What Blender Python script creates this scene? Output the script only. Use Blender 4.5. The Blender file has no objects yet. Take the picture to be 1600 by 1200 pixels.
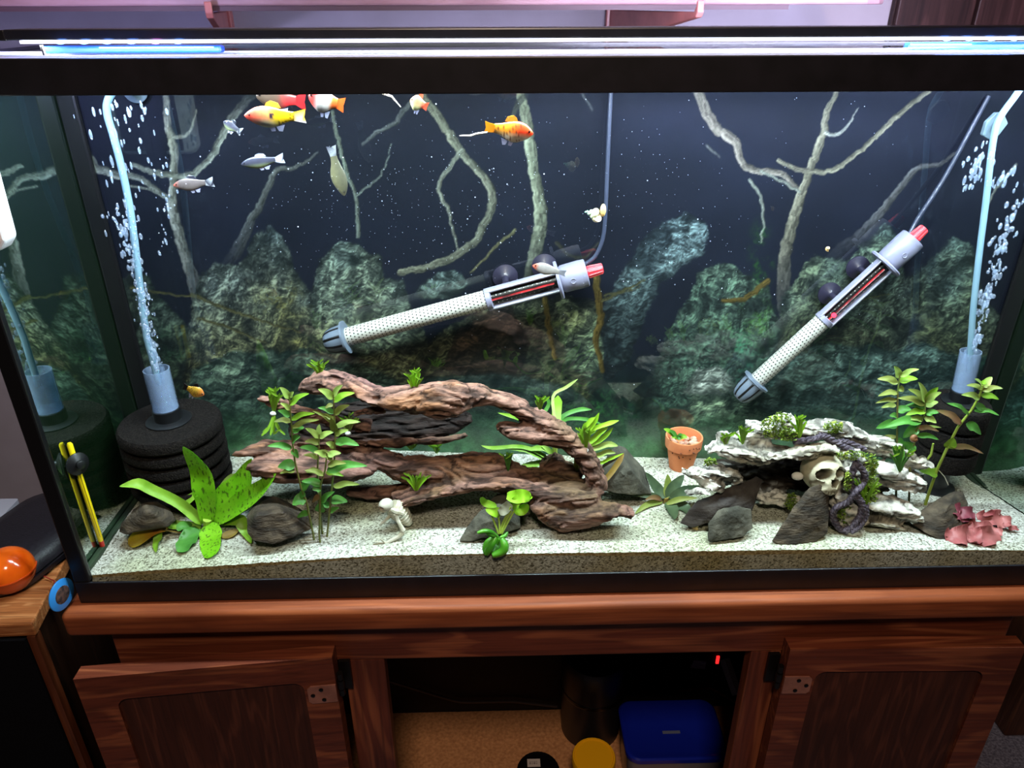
import bpy, bmesh, math, random
import numpy as np
from mathutils import Vector, Matrix

# ------------------------------------------------------------------ camera, world, lights, exposure
scene = bpy.context.scene
COL = scene.collection
CAM = np.array([-0.1034, -0.6991, 0.6478]); YAW, PITCH, ROLL, FPX = 0.0234, 0.472, -0.0027, 1167.94

def _basis():
    cy, sy, cp, sp = math.cos(YAW), math.sin(YAW), math.cos(PITCH), math.sin(PITCH)
    f = np.array([sy*cp, cy*cp, -sp]); r = np.array([cy, -sy, 0.0]); u = np.cross(r, f)
    cr, sr = math.cos(ROLL), math.sin(ROLL)
    return cr*r + sr*u, -sr*r + cr*u, f
CR, CU, CF = _basis()
cam_data = bpy.data.cameras.new('camera'); cam = bpy.data.objects.new('camera', cam_data); COL.objects.link(cam)
cam_data.sensor_width = 36.0; cam_data.lens = FPX/1600*36.0; cam_data.clip_start = 0.02; cam_data.clip_end = 30
cam.matrix_world = Matrix(((CR[0], CU[0], -CF[0], CAM[0]), (CR[1], CU[1], -CF[1], CAM[1]), (CR[2], CU[2], -CF[2], CAM[2]), (0, 0, 0, 1)))
scene.camera = cam

scene.view_settings.view_transform = 'Standard'; scene.view_settings.look = 'None'
scene.view_settings.gamma = 1.0; scene.view_settings.use_curve_mapping = False
scene.view_settings.exposure = 0.0
scene.cycles.transparent_max_bounces = 40; scene.cycles.max_bounces = 10; scene.cycles.use_denoising = True
scene.cycles.sample_clamp_indirect = 4.0
scene.cycles.caustics_reflective = False; scene.cycles.caustics_refractive = False

world = bpy.data.worlds.new('room_dusk'); scene.world = world; world.use_nodes = True
world.node_tree.nodes['Background'].inputs[0].default_value = (0.55, 0.48, 0.5, 1)
world.node_tree.nodes['Background'].inputs[1].default_value = 0.035

def area_lamp(name, loc, size, size_y, energy, color, target=None, spread=180):
    d = bpy.data.lights.new(name, 'AREA'); d.shape = 'RECTANGLE'; d.size = size; d.size_y = size_y
    d.energy = energy; d.color = color; d.spread = math.radians(spread)
    o = bpy.data.objects.new(name, d); COL.objects.link(o); o.location = loc
    if target is not None:
        o.rotation_euler = (Vector(target) - Vector(loc)).to_track_quat('-Z', 'Y').to_euler()
    return o
# warm ceiling lamp above and behind the photographer
area_lamp('ceiling_lamp_light', (-0.1, -1.05, 1.5), 0.22, 0.22, 17.0, (1.0, 0.77, 0.60), (-0.05, 0.1, -0.3))
BAR_LIGHT = dict(energy=17.5, spread=180, back=14.0)

# ------------------------------------------------------------------ helpers
def pw(x, y, Y):
    "world point on the upright plane at depth Y under photo pixel x, y"
    v = (x-800)/FPX*CR + (600-y)/FPX*CU + CF
    return CAM + (Y-CAM[1])/v[1]*v
def pa(x, y, ax, val):
    v = (x-800)/FPX*CR + (600-y)/FPX*CU + CF
    return CAM + (val-CAM[ax])/v[ax]*v
def mpp(p):
    return float((np.asarray(p)-CAM) @ CF)/FPX
def lin(c):
    c = np.asarray(c, float)/255.0
    return np.where(c <= 0.04045, c/12.92, ((c+0.055)/1.055)**2.4)
def L4(c): return tuple(lin(c))+(1.0,)

# sand relief: front row and back row heights
SX = [-.61, -.39, -.24, .066, .30, .535, .61]; SF = [.035, .049, .0575, .055, .054, .047, .044]
BX = [-.61, -.50, -.27, .07, .17, .40, .61]; SB = [.036, .058, .066, .047, .045, .03, .008]
TB = .235
def sandz(X, Y):
    t = np.clip(np.asarray(Y, float)/TB, 0, 1); f = np.interp(X, SX, SF); b = np.interp(X, BX, SB)
    return f + (b-f)*(t*t*(3-2*t)*0.5+t*0.5)
def ps(x, y, dz=0.0):
    "point on the sand under a pixel"
    v = (x-800)/FPX*CR + (600-y)/FPX*CU + CF
    lo, hi = 0.3, 2.0
    for _ in range(40):
        m = (lo+hi)/2; p = CAM+m*v
        if p[2] > sandz(p[0], p[1])+dz: lo = m
        else: hi = m
    return CAM+lo*v

class MB:
    def __init__(s): s.v = []; s.f = []; s.m = []; s.c = []
    def add(s, verts, faces, mat=0, col=None):
        o = len(s.v); s.v.extend([tuple(map(float, q)) for q in verts])
        s.f.extend([tuple(i+o for i in f) for f in faces]); s.m.extend([mat]*len(faces))
        if col is not None: s.c.extend(col)
        return s
    def box(s, x0, x1, y0, y1, z0, z1, mat=0):
        v = [(x, y, z) for x in (x0, x1) for y in (y0, y1) for z in (z0, z1)]
        return s.add(v, [(0, 1, 3, 2), (4, 6, 7, 5), (0, 4, 5, 1), (2, 3, 7, 6), (0, 2, 6, 4), (1, 5, 7, 3)], mat)
    def tube(s, pts, rad, seg=8, mat=0, flat=1.0, up=(0, 0, 1), cap=True, close=False):
        P = [np.asarray(p, float) for p in pts]; n = len(P)
        if np.isscalar(rad): rad = [rad]*n
        vs = []; ref = None
        for i in range(n):
            a = P[i-1] if (i > 0 or close) else P[i]; b = P[(i+1) % n] if (i < n-1 or close) else P[i]
            t = b-a; t = t/(np.linalg.norm(t)+1e-12)
            if ref is None:
                ref = np.asarray(up, float)
                if abs(ref@t) > .95: ref = np.array([1.0, 0, 0])
            x = np.cross(t, ref); x /= np.linalg.norm(x)+1e-12; y = np.cross(x, t); ref = y
            r = rad[i]; rx, ry = (r if np.isscalar(r) else r)*1.0 if np.isscalar(r) else r[0], (r*flat if np.isscalar(r) else r[1])
            for k in range(seg):
                a_ = 2*math.pi*k/seg
                vs.append(P[i]+x*math.cos(a_)*rx+y*math.sin(a_)*ry)
        fs = []
        for i in range(n if close else n-1):
            for k in range(seg):
                j = (i+1) % n
                fs.append((i*seg+k, i*seg+(k+1) % seg, j*seg+(k+1) % seg, j*seg+k))
        if cap and not close:
            fs.append(tuple(range(seg))[::-1]); fs.append(tuple((n-1)*seg+k for k in range(seg)))
        return s.add(vs, fs, mat)
    def lathe(s, prof, c, axis=(0, 0, 1), seg=24, mat=0, ref=(1, 0, 0)):
        "prof: (radius, height along axis)"
        a = np.asarray(axis, float); a /= np.linalg.norm(a); x = np.asarray(ref, float)
        if abs(x@a) > .95: x = np.array([0, 1.0, 0])
        x = x-a*(x@a); x /= np.linalg.norm(x); y = np.cross(a, x); c = np.asarray(c, float)
        vs = []
        for r, h in prof:
            for k in range(seg):
                t = 2*math.pi*k/seg; vs.append(c+a*h+(x*math.cos(t)+y*math.sin(t))*r)
        fs = []
        for i in range(len(prof)-1):
            for k in range(seg):
                fs.append((i*seg+k, i*seg+(k+1) % seg, (i+1)*seg+(k+1) % seg, (i+1)*seg+k))
        fs.append(tuple(range(seg))[::-1]); fs.append(tuple((len(prof)-1)*seg+k for k in range(seg)))
        return s.add(vs, fs, mat)
    def ball(s, c, r, seg=12, rings=8, mat=0, axes=None):
        r = (r, r, r) if np.isscalar(r) else r; c = np.asarray(c, float)
        A = np.eye(3) if axes is None else np.asarray(axes, float)
        vs = [c+A[2]*(-r[2])]
        for i in range(1, rings):
            p = -math.pi/2+math.pi*i/rings
            for k in range(seg):
                t = 2*math.pi*k/seg
                vs.append(c+A[0]*math.cos(p)*math.cos(t)*r[0]+A[1]*math.cos(p)*math.sin(t)*r[1]+A[2]*math.sin(p)*r[2])
        vs.append(c+A[2]*r[2]); fs = []; n = len(vs)
        for k in range(seg):
            fs.append((0, 1+(k+1) % seg, 1+k)); fs.append((n-1, n-1-seg+k, n-1-seg+(k+1) % seg))
        for i in range(rings-2):
            for k in range(seg):
                a, b = 1+i*seg, 1+(i+1)*seg
                fs.append((a+k, a+(k+1) % seg, b+(k+1) % seg, b+k))
        return s.add(vs, fs, mat)

def link_mesh(name, me, mats, parent=None, loc=None):
    for m in (mats if isinstance(mats, (list, tuple)) else [mats]): me.materials.append(m)
    o = bpy.data.objects.new(name, me); COL.objects.link(o)
    if parent is not None: o.parent = parent
    if loc is not None: o.location = loc
    return o

def wloc(o):
    p = Vector((0, 0, 0))
    while o is not None: p += o.location; o = o.parent
    return np.array(p)

def build(name, mb, mats, parent=None, smooth=True, loc=None, angle=40, bevel=0, bseg=2):
    "one mesh object; world vertices are stored relative to the parent (or to loc)"
    if parent is not None: base = wloc(parent)
    else:
        if loc is None:
            a = np.array(mb.v); loc = ((a[:, 0].min()+a[:, 0].max())/2, (a[:, 1].min()+a[:, 1].max())/2, a[:, 2].min())
        base = np.array(loc, float)
    me = bpy.data.meshes.new(name)
    me.from_pydata([tuple(np.array(q)-base) for q in mb.v], [], mb.f); me.update()
    if mb.c and len(mb.c) == len(mb.v):
        ca = me.color_attributes.new('Col', 'FLOAT_COLOR', 'POINT')
        ca.data.foreach_set('color', np.array([tuple(c[:3])+(1.0,) for c in mb.c], np.float32).ravel())
    if any(mb.m): me.polygons.foreach_set('material_index', mb.m)
    bm = bmesh.new(); bm.from_mesh(me)
    if bevel > 0:
        es = [e for e in bm.edges if len(e.link_faces) == 2 and e.calc_face_angle(0) > .6]
        bmesh.ops.bevel(bm, geom=es, offset=bevel, segments=bseg, affect='EDGES', profile=.5, clamp_overlap=True)
    bmesh.ops.recalc_face_normals(bm, faces=bm.faces)
    bm.to_mesh(me); bm.free()
    if smooth:
        me.polygons.foreach_set('use_smooth', [True]*len(me.polygons))
        try: me.set_sharp_from_angle(angle=math.radians(angle))
        except Exception: pass
    return link_mesh(name, me, mats, parent, None if parent is not None else tuple(base))

def tag(o, label=None, cat=None, group=None, kind=None):
    if label: o['label'] = label
    if cat: o['category'] = cat
    if group: o['group'] = group
    if kind: o['kind'] = kind
    return o
def thing(name, loc, label, cat, group=None):
    o = bpy.data.objects.new(name, None); COL.objects.link(o); o.location = tuple(map(float, loc)); o.empty_display_size = .02
    return tag(o, label, cat, group)

# ------------------------------------------------------------------ numpy noise
def _h(ix, iy, iz, seed):
    n = (ix.astype(np.int64)*374761393+iy.astype(np.int64)*668265263+iz.astype(np.int64)*2147483647+seed*974634777) & 0xffffffff
    n = ((n ^ (n >> 13))*1274126177) & 0xffffffff
    n = ((n ^ (n >> 16))*2246822519) & 0xffffffff
    return ((n ^ (n >> 15)) & 0xffffff)/float(0xffffff)
def noise3(x, y, z, seed=0):
    x, y, z = np.broadcast_arrays(np.asarray(x, float), np.asarray(y, float), np.asarray(z, float))
    ix, iy, iz = np.floor(x), np.floor(y), np.floor(z); fx, fy, fz = x-ix, y-iy, z-iz
    fx, fy, fz = [f*f*f*(f*(f*6-15)+10) for f in (fx, fy, fz)]
    r = 0
    for a in (0, 1):
        for b in (0, 1):
            for c in (0, 1):
                r = r+(fx if a else 1-fx)*(fy if b else 1-fy)*(fz if c else 1-fz)*_h(ix+a, iy+b, iz+c, seed)
    return r
def noise2(x, y, seed=0):
    x, y = np.broadcast_arrays(np.asarray(x, float), np.asarray(y, float))
    ix, iy = np.floor(x), np.floor(y); fx, fy = x-ix, y-iy
    fx, fy = [f*f*(3-2*f) for f in (fx, fy)]; z = np.zeros_like(ix)
    return ((1-fx)*(1-fy)*_h(ix, iy, z, seed)+fx*(1-fy)*_h(ix+1, iy, z, seed)+(1-fx)*fy*_h(ix, iy+1, z, seed)+fx*fy*_h(ix+1, iy+1, z, seed))
def fbm2(x, y, seed=0, o=4):
    r = 0; a = .5; t = 0
    for i in range(o): r = r+a*noise2(x*2**i+i*17.3, y*2**i-i*9.1, seed+i); t += a; a *= .5
    return r/t
def fbm3(x, y, z, seed=0, o=3):
    r = 0; a = .5; t = 0
    for i in range(o): r = r+a*noise3(x*2**i+i*17.3, y*2**i-i*9.1, z*2**i+i*3.3, seed+i); t += a; a *= .5
    return r/t
def ridge(n): return 1-np.abs(2*n-1)

# ------------------------------------------------------------------ materials (node based)
MATS = {}
def nodes(name):
    m = bpy.data.materials.new(name); m.use_nodes = True; nt = m.node_tree; nt.nodes.clear()
    out = nt.nodes.new('ShaderNodeOutputMaterial'); return m, nt, out
def princ(name, c1, c2=None, scale=30, stretch=(1, 1, 1), rough=.5, metal=0., spec=.5, bump=0., bscale=None, detail=4, lo=.35, hi=.65, c3=None, transl=0., emit=None, coat=0., attr=None, dist=0.):
    if name in MATS: return MATS[name]
    m, nt, out = nodes(name); N = nt.nodes; Lk = nt.links.new
    b = N.new('ShaderNodeBsdfPrincipled'); b.inputs['Roughness'].default_value = rough; b.inputs['Metallic'].default_value = metal
    b.inputs['Specular IOR Level'].default_value = spec; b.inputs['Coat Weight'].default_value = coat
    tc = N.new('ShaderNodeTexCoord'); mp = N.new('ShaderNodeMapping'); mp.inputs['Scale'].default_value = stretch
    Lk(tc.outputs['Object'], mp.inputs['Vector'])
    colsock = None
    if attr:
        a = N.new('ShaderNodeAttribute'); a.attribute_name = attr; colsock = a.outputs['Color']
        b.inputs['Base Color'].default_value = (.5, .5, .5, 1)
    b.inputs['Base Color'].default_value = L4(c1)
    nz = None
    if c2 is not None:
        nz = N.new('ShaderNodeTexNoise'); nz.inputs['Scale'].default_value = scale; nz.inputs['Detail'].default_value = detail; nz.inputs['Distortion'].default_value = dist
        Lk(mp.outputs['Vector'], nz.inputs['Vector'])
        cr = N.new('ShaderNodeValToRGB'); cr.color_ramp.elements[0].position = lo; cr.color_ramp.elements[1].position = hi
        cr.color_ramp.elements[0].color = L4(c1); cr.color_ramp.elements[1].color = L4(c2)
        if c3 is not None:
            e = cr.color_ramp.elements.new((lo+hi)/2); e.color = L4(c3)
        Lk(nz.outputs['Fac'], cr.inputs['Fac'])
        if colsock is not None:
            mx = N.new('ShaderNodeMix'); mx.data_type = 'RGBA'; mx.blend_type = 'MULTIPLY'; mx.inputs['Factor'].default_value = 1
            Lk(colsock, mx.inputs['A']); Lk(cr.outputs['Color'], mx.inputs['B']); colsock = mx.outputs['Result']
        else: colsock = cr.outputs['Color']
    if colsock is not None: Lk(colsock, b.inputs['Base Color'])
    if bump:
        bn = N.new('ShaderNodeTexNoise'); bn.inputs['Scale'].default_value = bscale or scale; bn.inputs['Detail'].default_value = 5
        Lk(mp.outputs['Vector'], bn.inputs['Vector'])
        bp = N.new('ShaderNodeBump'); bp.inputs['Strength'].default_value = bump; bp.inputs['Distance'].default_value = .002
        Lk(bn.outputs['Fac'], bp.inputs['Height']); Lk(bp.outputs['Normal'], b.inputs['Normal'])
    if emit: b.inputs['Emission Color'].default_value = L4(emit[0]); b.inputs['Emission Strength'].default_value = emit[1]
    sh = b.outputs[0]
    if transl:
        t = N.new('ShaderNodeBsdfTranslucent')
        if colsock is not None: Lk(colsock, t.inputs['Color'])
        else: t.inputs['Color'].default_value = L4(c1)
        mx = N.new('ShaderNodeMixShader'); mx.inputs[0].default_value = transl; Lk(sh, mx.inputs[1]); Lk(t.outputs[0], mx.inputs[2]); sh = mx.outputs[0]
    Lk(sh, out.inputs['Surface']); MATS[name] = m
    return m
def clear_mat(name, color=(1, 1, 1), gloss=0., groughness=.02, milk=0., milkcol=(255, 255, 255), fres=None):
    "transparent sheet with an optional reflection and milky film"
    if name in MATS: return MATS[name]
    m, nt, out = nodes(name); N = nt.nodes; Lk = nt.links.new
    t = N.new('ShaderNodeBsdfTransparent'); t.inputs[0].default_value = tuple(color)+(1,); sh = t.outputs[0]
    if milk:
        d = N.new('ShaderNodeBsdfPrincipled'); d.inputs['Base Color'].default_value = L4(milkcol); d.inputs['Roughness'].default_value = .3
        mx = N.new('ShaderNodeMixShader'); mx.inputs[0].default_value = milk; Lk(sh, mx.inputs[1]); Lk(d.outputs[0], mx.inputs[2]); sh = mx.outputs[0]
    if gloss or fres:
        g = N.new('ShaderNodeBsdfGlossy'); g.inputs['Roughness'].default_value = groughness
        mx = N.new('ShaderNodeMixShader'); mx.inputs[0].default_value = gloss
        if fres:
            fr = N.new('ShaderNodeFresnel'); fr.inputs[0].default_value = fres; ge = N.new('ShaderNodeNewGeometry'); inv = N.new('ShaderNodeMath'); inv.operation = 'SUBTRACT'; inv.inputs[0].default_value = 1; Lk(ge.outputs['Backfacing'], inv.inputs[1]); mm = N.new('ShaderNodeMath'); mm.operation = 'MULTIPLY'; Lk(fr.outputs[0], mm.inputs[0]); Lk(inv.outputs[0], mm.inputs[1]); Lk(mm.outputs[0], mx.inputs[0])
        Lk(sh, mx.inputs[1]); Lk(g.outputs[0], mx.inputs[2]); sh = mx.outputs[0]
    Lk(sh, out.inputs['Surface']); MATS[name] = m
    return m
def glow(name, c, s):
    if name in MATS: return MATS[name]
    m, nt, out = nodes(name); e = nt.nodes.new('ShaderNodeEmission'); e.inputs[0].default_value = L4(c); e.inputs[1].default_value = s
    nt.links.new(e.outputs[0], out.inputs['Surface']); MATS[name] = m; return m

def wood(name, dark, mid, light, axis='X', scale=1.0, rough=.45, spec=.4):
    "grain running along one axis: stretched rings plus fine pores"
    if name in MATS: return MATS[name]
    m, nt, out = nodes(name); N = nt.nodes; Lk = nt.links.new
    tc = N.new('ShaderNodeTexCoord'); mp = N.new('ShaderNodeMapping')
    s = [9*scale]*3; s['XYZ'.index(axis)] = 1.2*scale; mp.inputs['Scale'].default_value = s
    Lk(tc.outputs['Object'], mp.inputs['Vector'])
    n1 = N.new('ShaderNodeTexNoise'); n1.inputs['Scale'].default_value = 1.6; n1.inputs['Detail'].default_value = 2; n1.inputs['Distortion'].default_value = .6
    Lk(mp.outputs['Vector'], n1.inputs['Vector'])
    mul = N.new('ShaderNodeMath'); mul.operation = 'MULTIPLY'; mul.inputs[1].default_value = 44; Lk(n1.outputs['Fac'], mul.inputs[0])
    si = N.new('ShaderNodeMath'); si.operation = 'SINE'; Lk(mul.outputs[0], si.inputs[0])
    ma = N.new('ShaderNodeMath'); ma.operation = 'MULTIPLY_ADD'; ma.inputs[1].default_value = .5; ma.inputs[2].default_value = .5; Lk(si.outputs[0], ma.inputs[0])
    mp2 = N.new('ShaderNodeMapping'); s2 = [140*scale]*3; s2['XYZ'.index(axis)] = 5*scale; mp2.inputs['Scale'].default_value = s2
    Lk(tc.outputs['Object'], mp2.inputs['Vector'])
    n2 = N.new('ShaderNodeTexNoise'); n2.inputs['Scale'].default_value = 1.5; n2.inputs['Detail'].default_value = 4; Lk(mp2.outputs['Vector'], n2.inputs['Vector'])
    n3 = N.new('ShaderNodeTexNoise'); n3.inputs['Scale'].default_value = 6; Lk(tc.outputs['Object'], n3.inputs['Vector'])
    c1 = N.new('ShaderNodeValToRGB'); c1.color_ramp.elements[0].color = L4(mid); c1.color_ramp.elements[1].color = L4(light)
    c1.color_ramp.elements[0].position = .62; c1.color_ramp.elements[1].position = 1.0; Lk(ma.outputs[0], c1.inputs['Fac'])
    mx = N.new('ShaderNodeMix'); mx.data_type = 'RGBA'; mx.inputs['B'].default_value = L4(dark)
    cr = N.new('ShaderNodeValToRGB'); cr.color_ramp.elements[0].position = .42; cr.color_ramp.elements[1].position = .75; Lk(n2.outputs['Fac'], cr.inputs['Fac'])
    ml = N.new('ShaderNodeMath'); ml.operation = 'MULTIPLY'; ml.inputs[1].default_value = .75; Lk(cr.outputs['Color'], ml.inputs[0])
    Lk(ml.outputs[0], mx.inputs['Factor']); Lk(c1.outputs['Color'], mx.inputs['A'])
    mx2 = N.new('ShaderNodeMix'); mx2.data_type = 'RGBA'; mx2.inputs['B'].default_value = L4(dark)
    m3 = N.new('ShaderNodeMapRange'); m3.inputs[1].default_value = .45; m3.inputs[2].default_value = .8; m3.inputs[3].default_value = 0; m3.inputs[4].default_value = .6
    Lk(n3.outputs['Fac'], m3.inputs[0]); Lk(m3.outputs[0], mx2.inputs['Factor']); Lk(mx.outputs['Result'], mx2.inputs['A'])
    b = N.new('ShaderNodeBsdfPrincipled'); b.inputs['Roughness'].default_value = rough; b.inputs['Specular IOR Level'].default_value = spec*.55
    Lk(mx2.outputs['Result'], b.inputs['Base Color'])
    bp = N.new('ShaderNodeBump'); bp.inputs['Strength'].default_value = .15; bp.inputs['Distance'].default_value = .001
    Lk(n2.outputs['Fac'], bp.inputs['Height']); Lk(bp.outputs['Normal'], b.inputs['Normal'])
    Lk(b.outputs[0], out.inputs['Surface']); MATS[name] = m
    return m

black_plastic = princ('black_plastic', (14, 13, 17), (22, 20, 26), 40, rough=.42, spec=.4)
matte_black = princ('matte_black', (10, 10, 12), rough=.7, spec=.2)
white_plastic = princ('white_plastic', (225, 222, 228), rough=.35)
# ------------------------------------------------------------------ room
wall_paint = princ('wall_paint', (160, 152, 160), (152, 144, 150), 12, rough=.85, spec=.1, bump=.05, bscale=300)
WY = .60
b = MB().box(-2.2, 2.2, WY, WY+.05, -.78, 1.9); tag(build('wall_back', b, wall_paint, smooth=False), kind='structure')
carpet = princ('carpet', (120, 112, 122), (78, 72, 82), 220, rough=.95, spec=.05, bump=.6, bscale=420)
b = MB().box(-2.2, 2.2, -1.6, WY, -.80, -.76); tag(build('floor', b, carpet, smooth=False), kind='structure')
ceil_m = princ('ceiling_paint', (150, 140, 135), (160, 150, 145), 12, rough=.9)
b = MB().box(-2.2, 2.2, -1.6, WY, 1.9, 1.95); tag(build('ceiling', b, ceil_m, smooth=False), kind='structure')
b = MB().box(-2.2, 2.2, WY-.014, WY-.001, -.76, -.67); tag(build('baseboard_back', b, wood('skirting_wood', (40, 18, 10), (84, 40, 24), (110, 60, 36)), bevel=.003), kind='structure')
# dark boards clad the end of the wall
px0 = pw(1397, 30, WY-.02)[0]
pan_w = wood('dark_boards', (22, 12, 12), (52, 32, 30), (66, 42, 40), 'Z', rough=.5)
r = thing('wood_paneling', (px0+.4, WY-.02, -.76), None, None); r['kind'] = 'structure'
back = MB().box(px0, px0+1.2, WY-.012, WY-.002, -.66, 1.88); build('panel_backing', back, pan_w, r, False)
xs = [px0, px0+.125, px0+.232, px0+.36, px0+.47, px0+.6, px0+.72, px0+.86, px0+1.0, px0+1.2]
for a, c in zip(xs, xs[1:]):
    build('plank', MB().box(a+.0025, c-.0025, WY-.022, WY-.011, -.66, 1.88), pan_w, r, False, bevel=.002)

# wall shelf on slotted uprights with brown metal brackets
shelf_m = princ('shelf_board', (156, 122, 128), (138, 104, 110), 18, (1, 4, 4), rough=.5)
bracket_m = princ('bracket_metal', (172, 104, 98), (150, 88, 84), 30, rough=.38, spec=.5)
r = thing('wall_shelf', (-.05, .47, .66), 'long pinkish board shelf on the wall above the aquarium light', 'shelf')
ye = .35; x0s, x1s = -1.3, pw(1392, 5, ye)[0]; bm_ = MB()
zb = pw(800, 16, ye)[2]
out_ = [(x0s, ye), (x1s-.03, ye), (x1s-.012, ye+.006), (x1s, ye+.02), (x1s, WY-.03), (x0s, WY-.03)]
n = len(out_); bm_.add([(x, y, zb+.0055) for x, y in out_]+[(x, y, zb+.024) for x, y in out_], [tuple(range(n))[::-1], tuple(range(n, 2*n))]+[(i, (i+1) % n, n+(i+1) % n, n+i) for i in range(n)])
build('board', bm_, shelf_m, r, False, bevel=.0025)
xr = pw(1232, 18, ye)[0]
bm_ = MB().box(x0s, xr, ye+.002, ye+.02, zb, zb+.0055); build('edge_strip', bm_, princ('strip_dark', (70, 48, 56), rough=.6), r, False)
def bracket(xw, xf, yf, ztip, label):
    t = thing('shelf_bracket', (xw, WY-.01, zb-.1), label, 'bracket', None)
    b = MB().box(xw-.0095, xw+.0095, WY-.016, WY-.002, .30, .70); u = build('upright', b, bracket_m, t, False, bevel=.002)
    s = MB()
    for k in range(9): s.box(xw-.0025, xw+.0025, WY-.0172, WY-.0158, .34+k*.035, .355+k*.035)
    o = build('slot', s, matte_black, u, False); o['kind'] = 'stuff'
    yb = WY-.016; d = np.array([xf-xw, yf-yb]); L_ = np.linalg.norm(d); d /= L_; nrm = np.array([-d[1], d[0]])*.0045
    prof = [(0, zb-.002), (L_, zb-.002), (L_+.004, zb+.004), (L_+.005, zb+.010), (L_+.009, zb+.011), (L_+.010, ztip), (L_+.006, ztip-.006), (L_*.5, zb-.030), (0, zb-.055)]
    vs = []
    for sgn in (-1, 1):
        for l_, z in prof: q = np.array([xw, yb])+d*l_+nrm*sgn; vs.append((q[0], q[1], z))
    n = len(prof)
    b = MB().add(vs, [tuple(range(n))[::-1], tuple(range(n, 2*n))]+[(i, (i+1) % n, n+(i+1) % n, n+i) for i in range(n)])
    build('arm', b, bracket_m, t, False, bevel=.0015)
bracket(pw(955, 60, WY-.016)[0], pw(1090, 10, .31)[0], .31, zb-.002, 'brown metal shelf bracket whose upright stands above the middle of the tank')
bracket(pw(356, 60, WY-.016)[0], pw(326, 10, .345)[0], .345, zb-.002, 'brown metal shelf bracket nearest the blue-lit end of the lid')

# ------------------------------------------------------------------ cabinet stand
W1 = (58, 25, 15); W2 = (104, 50, 32); W3 = (138, 76, 48)
wood_x = wood('cabinet_wood_rail', W1, W2, W3, 'X'); wood_z = wood('cabinet_wood_stile', W1, W2, W3, 'Z')
ledge_m = wood('ledge_wood', (84, 38, 20), (132, 68, 38), (148, 80, 46), 'X', 1.0, .52)
panel_m = wood('door_panel_wood', (42, 20, 13), (66, 32, 21), (84, 44, 30), 'Z', 1.4, .6)
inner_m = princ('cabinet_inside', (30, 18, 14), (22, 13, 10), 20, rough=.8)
shelf_in = princ('chipboard', (214, 152, 100), (172, 116, 72), 160, rough=.75, lo=.3, hi=.7)
cab = thing('cabinet_stand', (0, .2, -.76), 'red-brown stained wooden cabinet carrying the aquarium, doors either side of an open bay', 'cabinet')
CX0, CX1, CYB = -.5874, .553, .46
zr = -.104
build('top_board', MB().box(-.628, .68, -.02, CYB, -.0365, -.0006), ledge_m, cab, bevel=.007, bseg=3)
build('rail', MB().box(CX0, CX1, .0, .02, zr, -.037), wood_x, cab, False, bevel=.0015)
for x0, x1 in ((CX0, CX0+.05), (-.305, -.2526), (.2236, .264), (CX1-.05, CX1)):
    build('stile', MB().box(x0, x1, .001, .02, -.72, zr-.0006), wood_z, cab, False, bevel=.0015)
build('toe_rail', MB().box(CX0, CX1, .001, .02, -.76, -.7205), wood_x, cab, False)
for x0, x1 in ((CX0, CX0+.015), (CX1-.015, CX1)):
    build('side_panel', MB().box(x0, x1, .021, CYB-.01, -.76, -.037), wood('side_wood', (30, 13, 9), (54, 24, 16), (66, 32, 20), 'Z'), cab, False)
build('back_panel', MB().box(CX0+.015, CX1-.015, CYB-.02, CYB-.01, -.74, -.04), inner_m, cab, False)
build('floor_panel', MB().box(CX0+.016, CX1-.016, .021, CYB-.021, -.752, -.74), shelf_in, cab, False)

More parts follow.
